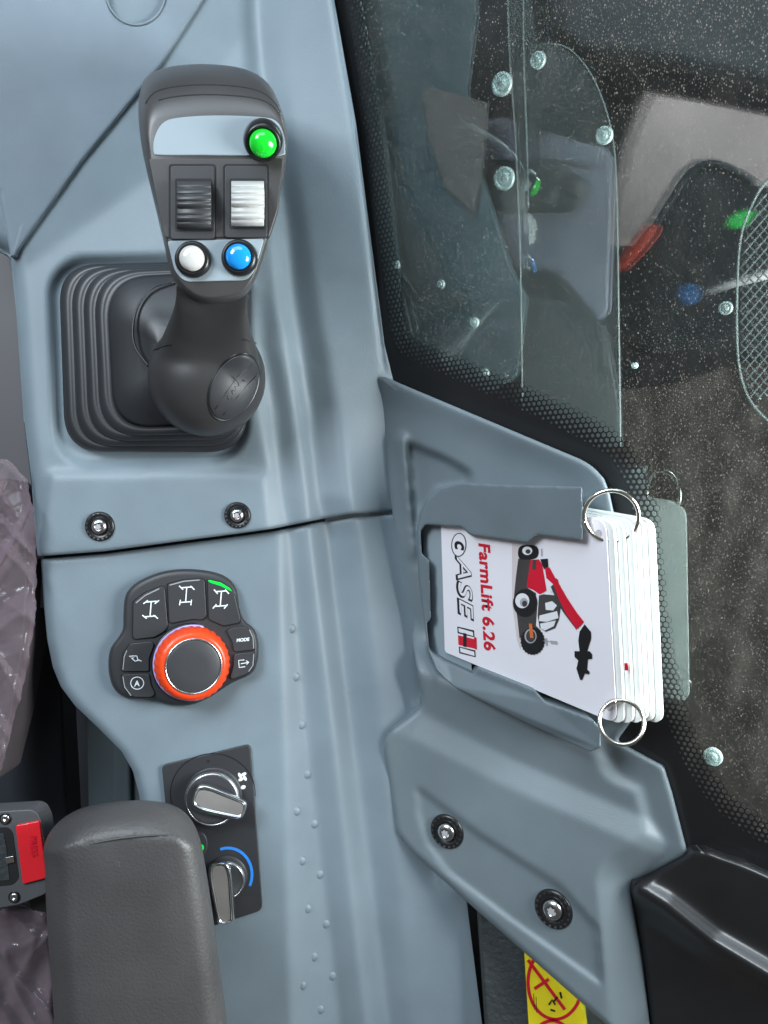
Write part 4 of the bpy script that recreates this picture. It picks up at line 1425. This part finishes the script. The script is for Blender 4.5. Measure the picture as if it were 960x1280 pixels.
def climate_knob(cx, cy, r, a, b, w, nm):
    c = P(cx, cy, ZC)
    kn = lathe(nm, c, (.04, 0, 1), [(r * 1.05, -1), (r * 1.05, 1.2), (r * 1.02, 1.8), (r, 2), (r * .98, 12), (r * .92, 15), (r * .80, 15.5), (r * .76, 14.8), (.2, 14.6)], M['charcoal'], cl, 60)
    lathe('chrome_rim', c, (.04, 0, 1), [(r * .99, 12.5), (r * .94, 15.4), (r * .91, 15.9), (r * .89, 15.4)], M['steel'], kn, 60, False)
    # pointer: raised bar with rounded tail, flared to the tip
    ax = Vector((b[0] - a[0], b[1] - a[1])); L = ax.length; ax /= L
    nx = Vector((-ax.y, ax.x))
    prof = [(0, .45), (.03, .80), (.10, 1.02), (.25, 1.10), (.6, .94), (.92, .80), (1.0, .62)]
    lps = []
    for (dz, k) in ((12, 1.10), (20, 1.06), (25, .98), (27.5, .88), (28, .78), (26.6, .70), (25.4, .62)):
        lp = []
        for (t, ww) in prof:
            q = Vector(a) + ax * (t * L if t not in (0, 1) else (t * L))
            off = w * ww * k
            e = (k - 1) * 8 * (-1 if t < .5 else 1)
            lp.append(P(q.x + nx.x * off + ax.x * e, q.y + nx.y * off + ax.y * e, ZC + dz))
        for (t, ww) in reversed(prof):
            q = Vector(a) + ax * t * L
            off = -w * ww * k
            e = (k - 1) * 8 * (-1 if t < .5 else 1)
            lp.append(P(q.x + nx.x * off + ax.x * e, q.y + nx.y * off + ax.y * e, ZC + dz))
        lps.append(lp)
    pt = loft('pointer', lps, M['chrome'], kn)
    bvl = pt.modifiers.new('sub', 'SUBSURF'); bvl.levels = 1; bvl.render_levels = 2
    inl = lps[-1]
    cen = sum(inl, Vector()) / len(inl)
    mesh('pointer_inlay', [cen + (p - cen) * .96 + Vector((0, 0, .6 * U)) for p in inl], [tuple(range(len(inl)))], M['dark_chrome'], pt, False)
    return kn


climate_knob(267, 995, 34, (242, 994), (307, 1014), 16.5, 'fan_knob')
strokes('blue_scale', [[(285 + 30 * math.cos(t), 1093 + 33 * math.sin(t)) for t in np.linspace(-1.9, .45, 30)]], 3.6, ZC, .4, M['blue_ring'], plate)
climate_knob(284, 1095, 24, (273, 1078), (283, 1156), 14, 'temperature_knob')
slab('air_button', [(250 + 9 * math.cos(t), 1056 + 15 * math.sin(t)) for t in np.linspace(0, 2 * math.pi, 30, endpoint=False)], ZC + 3, 4, M['key'], cl, 1)
flat('button_lamp', [ell(252, 1059.5, 3, 4)], ZC + 3, .6, M['green_led'], cl)

# ------------------------------------------------------------------ armrest
AZ = 175
arm_out = [(57, 1085), (56, 1058), (70, 1032), (100, 1012), (145, 1003), (190, 1002), (225, 1012), (246, 1040), (257, 1090), (270, 1180), (283, 1280), (296, 1400), (180, 1410), (76, 1400), (69, 1280), (60, 1160)]
ao = [tuple(p)[:2] for p in catmull(arm_out, 6)]


def arm_loop(d, z, zt=None):
    spine = [(150, 1075), (165, 1330)]
    lp = []
    for (x, y) in ao:
        yy = min(max(y + (1075 - 1003) * .0, 1085), 1330)
        sx = 150 + (yy - 1075) * (15 / 255)
        v = Vector((x - sx, y - yy)); L = v.length
        v = v * max(0.0, 1 - d / L) if L > 1e-6 else v
        # the padded end falls away beyond a curved crease line
        qx, qy = sx + v.x, yy + v.y
        cr = 1062 - 22 * math.sin(math.pi * min(1, max(0, (qx - 70) / 190)))
        fall = max(0, cr - qy)
        lp.append(P(qx, qy, z - .55 * fall - (1.5 if fall > 0 else 0)))
    return lp


al_ = [arm_loop(6, AZ - 120), arm_loop(0, AZ - 70), arm_loop(-1, AZ - 44)]
for k in range(1, 12):
    a = k / 11 * math.pi / 2
    al_.append(arm_loop(34 * (1 - math.cos(a)), AZ - 40 + 36 * math.sin(a)))
for d_, zz in ((42, AZ - 3.2), (52, AZ - 2.7), (62, AZ - 2.4), (72, AZ - 2.2), (82, AZ - 2.1), (92, AZ - 2.05), (140, AZ - 2.0)):
    al_.append(arm_loop(d_, zz))
arm = loft('armrest', al_, M['foam'], None, True, False)
tag(arm, 'charcoal foam armrest pointing up from the bottom edge beside the climate panel', 'armrest')
crs = [(80, 1068), (110, 1056), (150, 1048), (195, 1044), (228, 1045)]
cz = [AZ - 9, AZ - 3, AZ - 1, AZ - 2, AZ - 10]
tube('crease', catmull([P(x, y, z - 1.0) for (x, y), z in zip(crs, cz)], 6, False), lambda t: .3 + .9 * math.sin(math.pi * t), M['foam'], arm, 8)

# ------------------------------------------------------------------ seat-belt buckle
bu = thing('seat_belt_buckle', P(20, 1080, 20), 'grey seat-belt buckle with a red release button at the left edge', 'buckle')
ZB = 62
slab('housing', round_poly([(-60, 1018), (38, 1012), (46, 1016), (52, 1028), (62, 1098), (62, 1112), (56, 1118), (24, 1131), (-60, 1146)], [2, 5, 3, 4, 4, 3, 4, 6, 2], 4), ZB, 34, M['belt'], bu, 3)
slab('slot', round_poly([(-60, 1036), (10, 1034), (16, 1040), (24, 1098), (16, 1106), (-60, 1114)], [2, 4, 4, 5, 4, 2], 4), ZB + .6, 3, M['matte_black'], bu, .3)
rb = slab('release_button', round_poly([(19, 1032), (49, 1026), (58, 1098), (28, 1106)], [3] * 4, 4), lambda x, y: ZB + 3 + 3.0 * math.sin((y - 1026) / 80 * math.pi), 10, M['red'], bu, 1.4)
text('lettering', 'PRESS', (35.5, 1044), (.10, .995), (.995, -.1), 10.5, ZB + 6.2, .3, M['p_red'], rb, .01)
slab('belt_webbing', [(-60, 1044), (4, 1042), (8, 1060), (10, 1084), (12, 1100), (-60, 1106)], ZB + 1.4, 1, M['post'], bu, .2)
slab('latch_tongue', [(7, 1072), (17, 1070), (18, 1078), (8, 1080)], ZB + 2.4, 1.5, M['steel'], bu, .4)
for (x, y) in ((7, 1023), (18, 1121)):
    lathe('rivet', P(x, y, ZB), (0, 0, 1), [(7, -1), (7, 1), (6, 1.4), (5.4, .6)], M['black'], bu, 24)
    rv = lathe('rivet', P(x, y, ZB), (0, 0, 1), [(5.2, .2), (5, 2), (3.6, 2.8), (2, 2.9), (1.8, 1.6), (.2, 1.5)], M['steel'], bu, 24)
slab('stalk', [(30, 1112), (58, 1104), (66, 1150), (44, 1160)], ZB - 16, 30, M['black'], bu, 4)

# ------------------------------------------------------------------ seat and its wrapping film
seat = thing('seat', P(-10, 900, 0), 'mauve-grey seat cushion under wrapping film at the left edge', 'seat')
slab('cushion', round_poly([(-80, 590), (20, 600), (34, 700), (30, 800), (12, 900), (-8, 980), (-80, 1000)], [5, 12, 20, 20, 20, 8, 5], 5), 18, 80, M['seat'], seat, 12, 5)
slab('cushion', round_poly([(-80, 1146), (60, 1156), (70, 1400), (-80, 1400)], [5, 20, 5, 5], 5), 14, 80, M['seat'], seat, 12, 5)


def film(name, ys, right, zb, label, seed):
    """thin film thrown into long soft folds with sharp crests"""
    ys = np.arange(ys[0], ys[-1], 2.5)
    nx = 56
    PX = np.zeros((len(ys), nx)); PY = np.zeros_like(PX); Z = np.zeros_like(PX)
    for i, y in enumerate(ys):
        w = 3 * noise.noise(Vector((y * .06, seed, 0))) + 1.5 * noise.noise(Vector((y * .2, seed, 4)))
        PX[i] = np.linspace(-75, float(right(y)) + w, nx); PY[i] = y

    def fold(x, y, ang, sx, sy, k):
        c, s_ = math.cos(ang), math.sin(ang)
        u, v = (x * c + y * s_) * sx, (-x * s_ + y * c) * sy
        q = Vector((u, v, seed + k))
        q = q + Vector((noise.noise(q * .8), noise.noise(q * .8 + Vector((9, 3, 1))), 0)) * .6
        return 1 - min(1, abs(noise.noise(q)) * 2.2) ** .8
    for i in range(len(ys)):
        for j in range(nx):
            x, y = PX[i, j], PY[i, j]
            Z[i, j] = zb + 22 * fold(x, y, .45, .020, .006, 1) + 12 * fold(x, y, -.6, .030, .009, 2) + 1.2 * fold(x, y, 1.2, .10, .04, 3)
    d = right(PY) - PX
    Z -= 16 * np.clip(1 - d / 14, 0, 1) ** 2
    o = grid_mesh(name, PA(PX, PY, Z), M['film'], None)
    return tag(o, label, 'plastic film')


film('plastic_film', np.arange(574, 985, 3.0), track([(570, 2), (583, 20), (600, 34), (640, 42), (700, 46), (760, 45), (800, 40), (850, 31), (900, 18), (950, 5), (990, -8)]), 26,
     'crumpled clear pinkish wrapping film beside the console seam, above the buckle', 2.3)
film('plastic_film', np.arange(1126, 1390, 3.0), track([(1120, 8), (1130, 24), (1140, 62), (1160, 70), (1400, 96)]), 26,
     'crumpled clear pinkish wrapping film in the bottom corner, below the buckle', 7.9)

# ------------------------------------------------------------------ left hand depths
tp = slab('side_trim', round_poly([(-80, 180), (8, 250), (26, 420), (44, 600), (60, 760), (-80, 760)], [4] * 6, 3), -30, 30, M['taupe'], None, 3)
tag(tp, 'taupe side trim running down beside the joystick console', 'trim')
pd = thing('console_pedestal', P(160, 960, -120), 'dark teal ribbed pedestal below the curved edge of the control console', 'pedestal')
slab('column', [(104, 820), (330, 820), (330, 1420), (120, 1420)], -96, 60, M['pedestal'], pd, 6)
slab('column_rib', [(138, 820), (160, 820), (172, 1420), (148, 1420)], -86, 14, M['pedestal'], pd, 5)
slab('seat_base', [(-80, 640), (66, 660), (104, 1400), (-80, 1400)], -140, 60, M['navy'], seat, 6)
fl = slab('cab_floor', [(-500, -400), (1500, -400), (1500, 1700), (-500, 1700)], -460, 10, M['floor'], None, 0)
tag(fl, kind='structure')
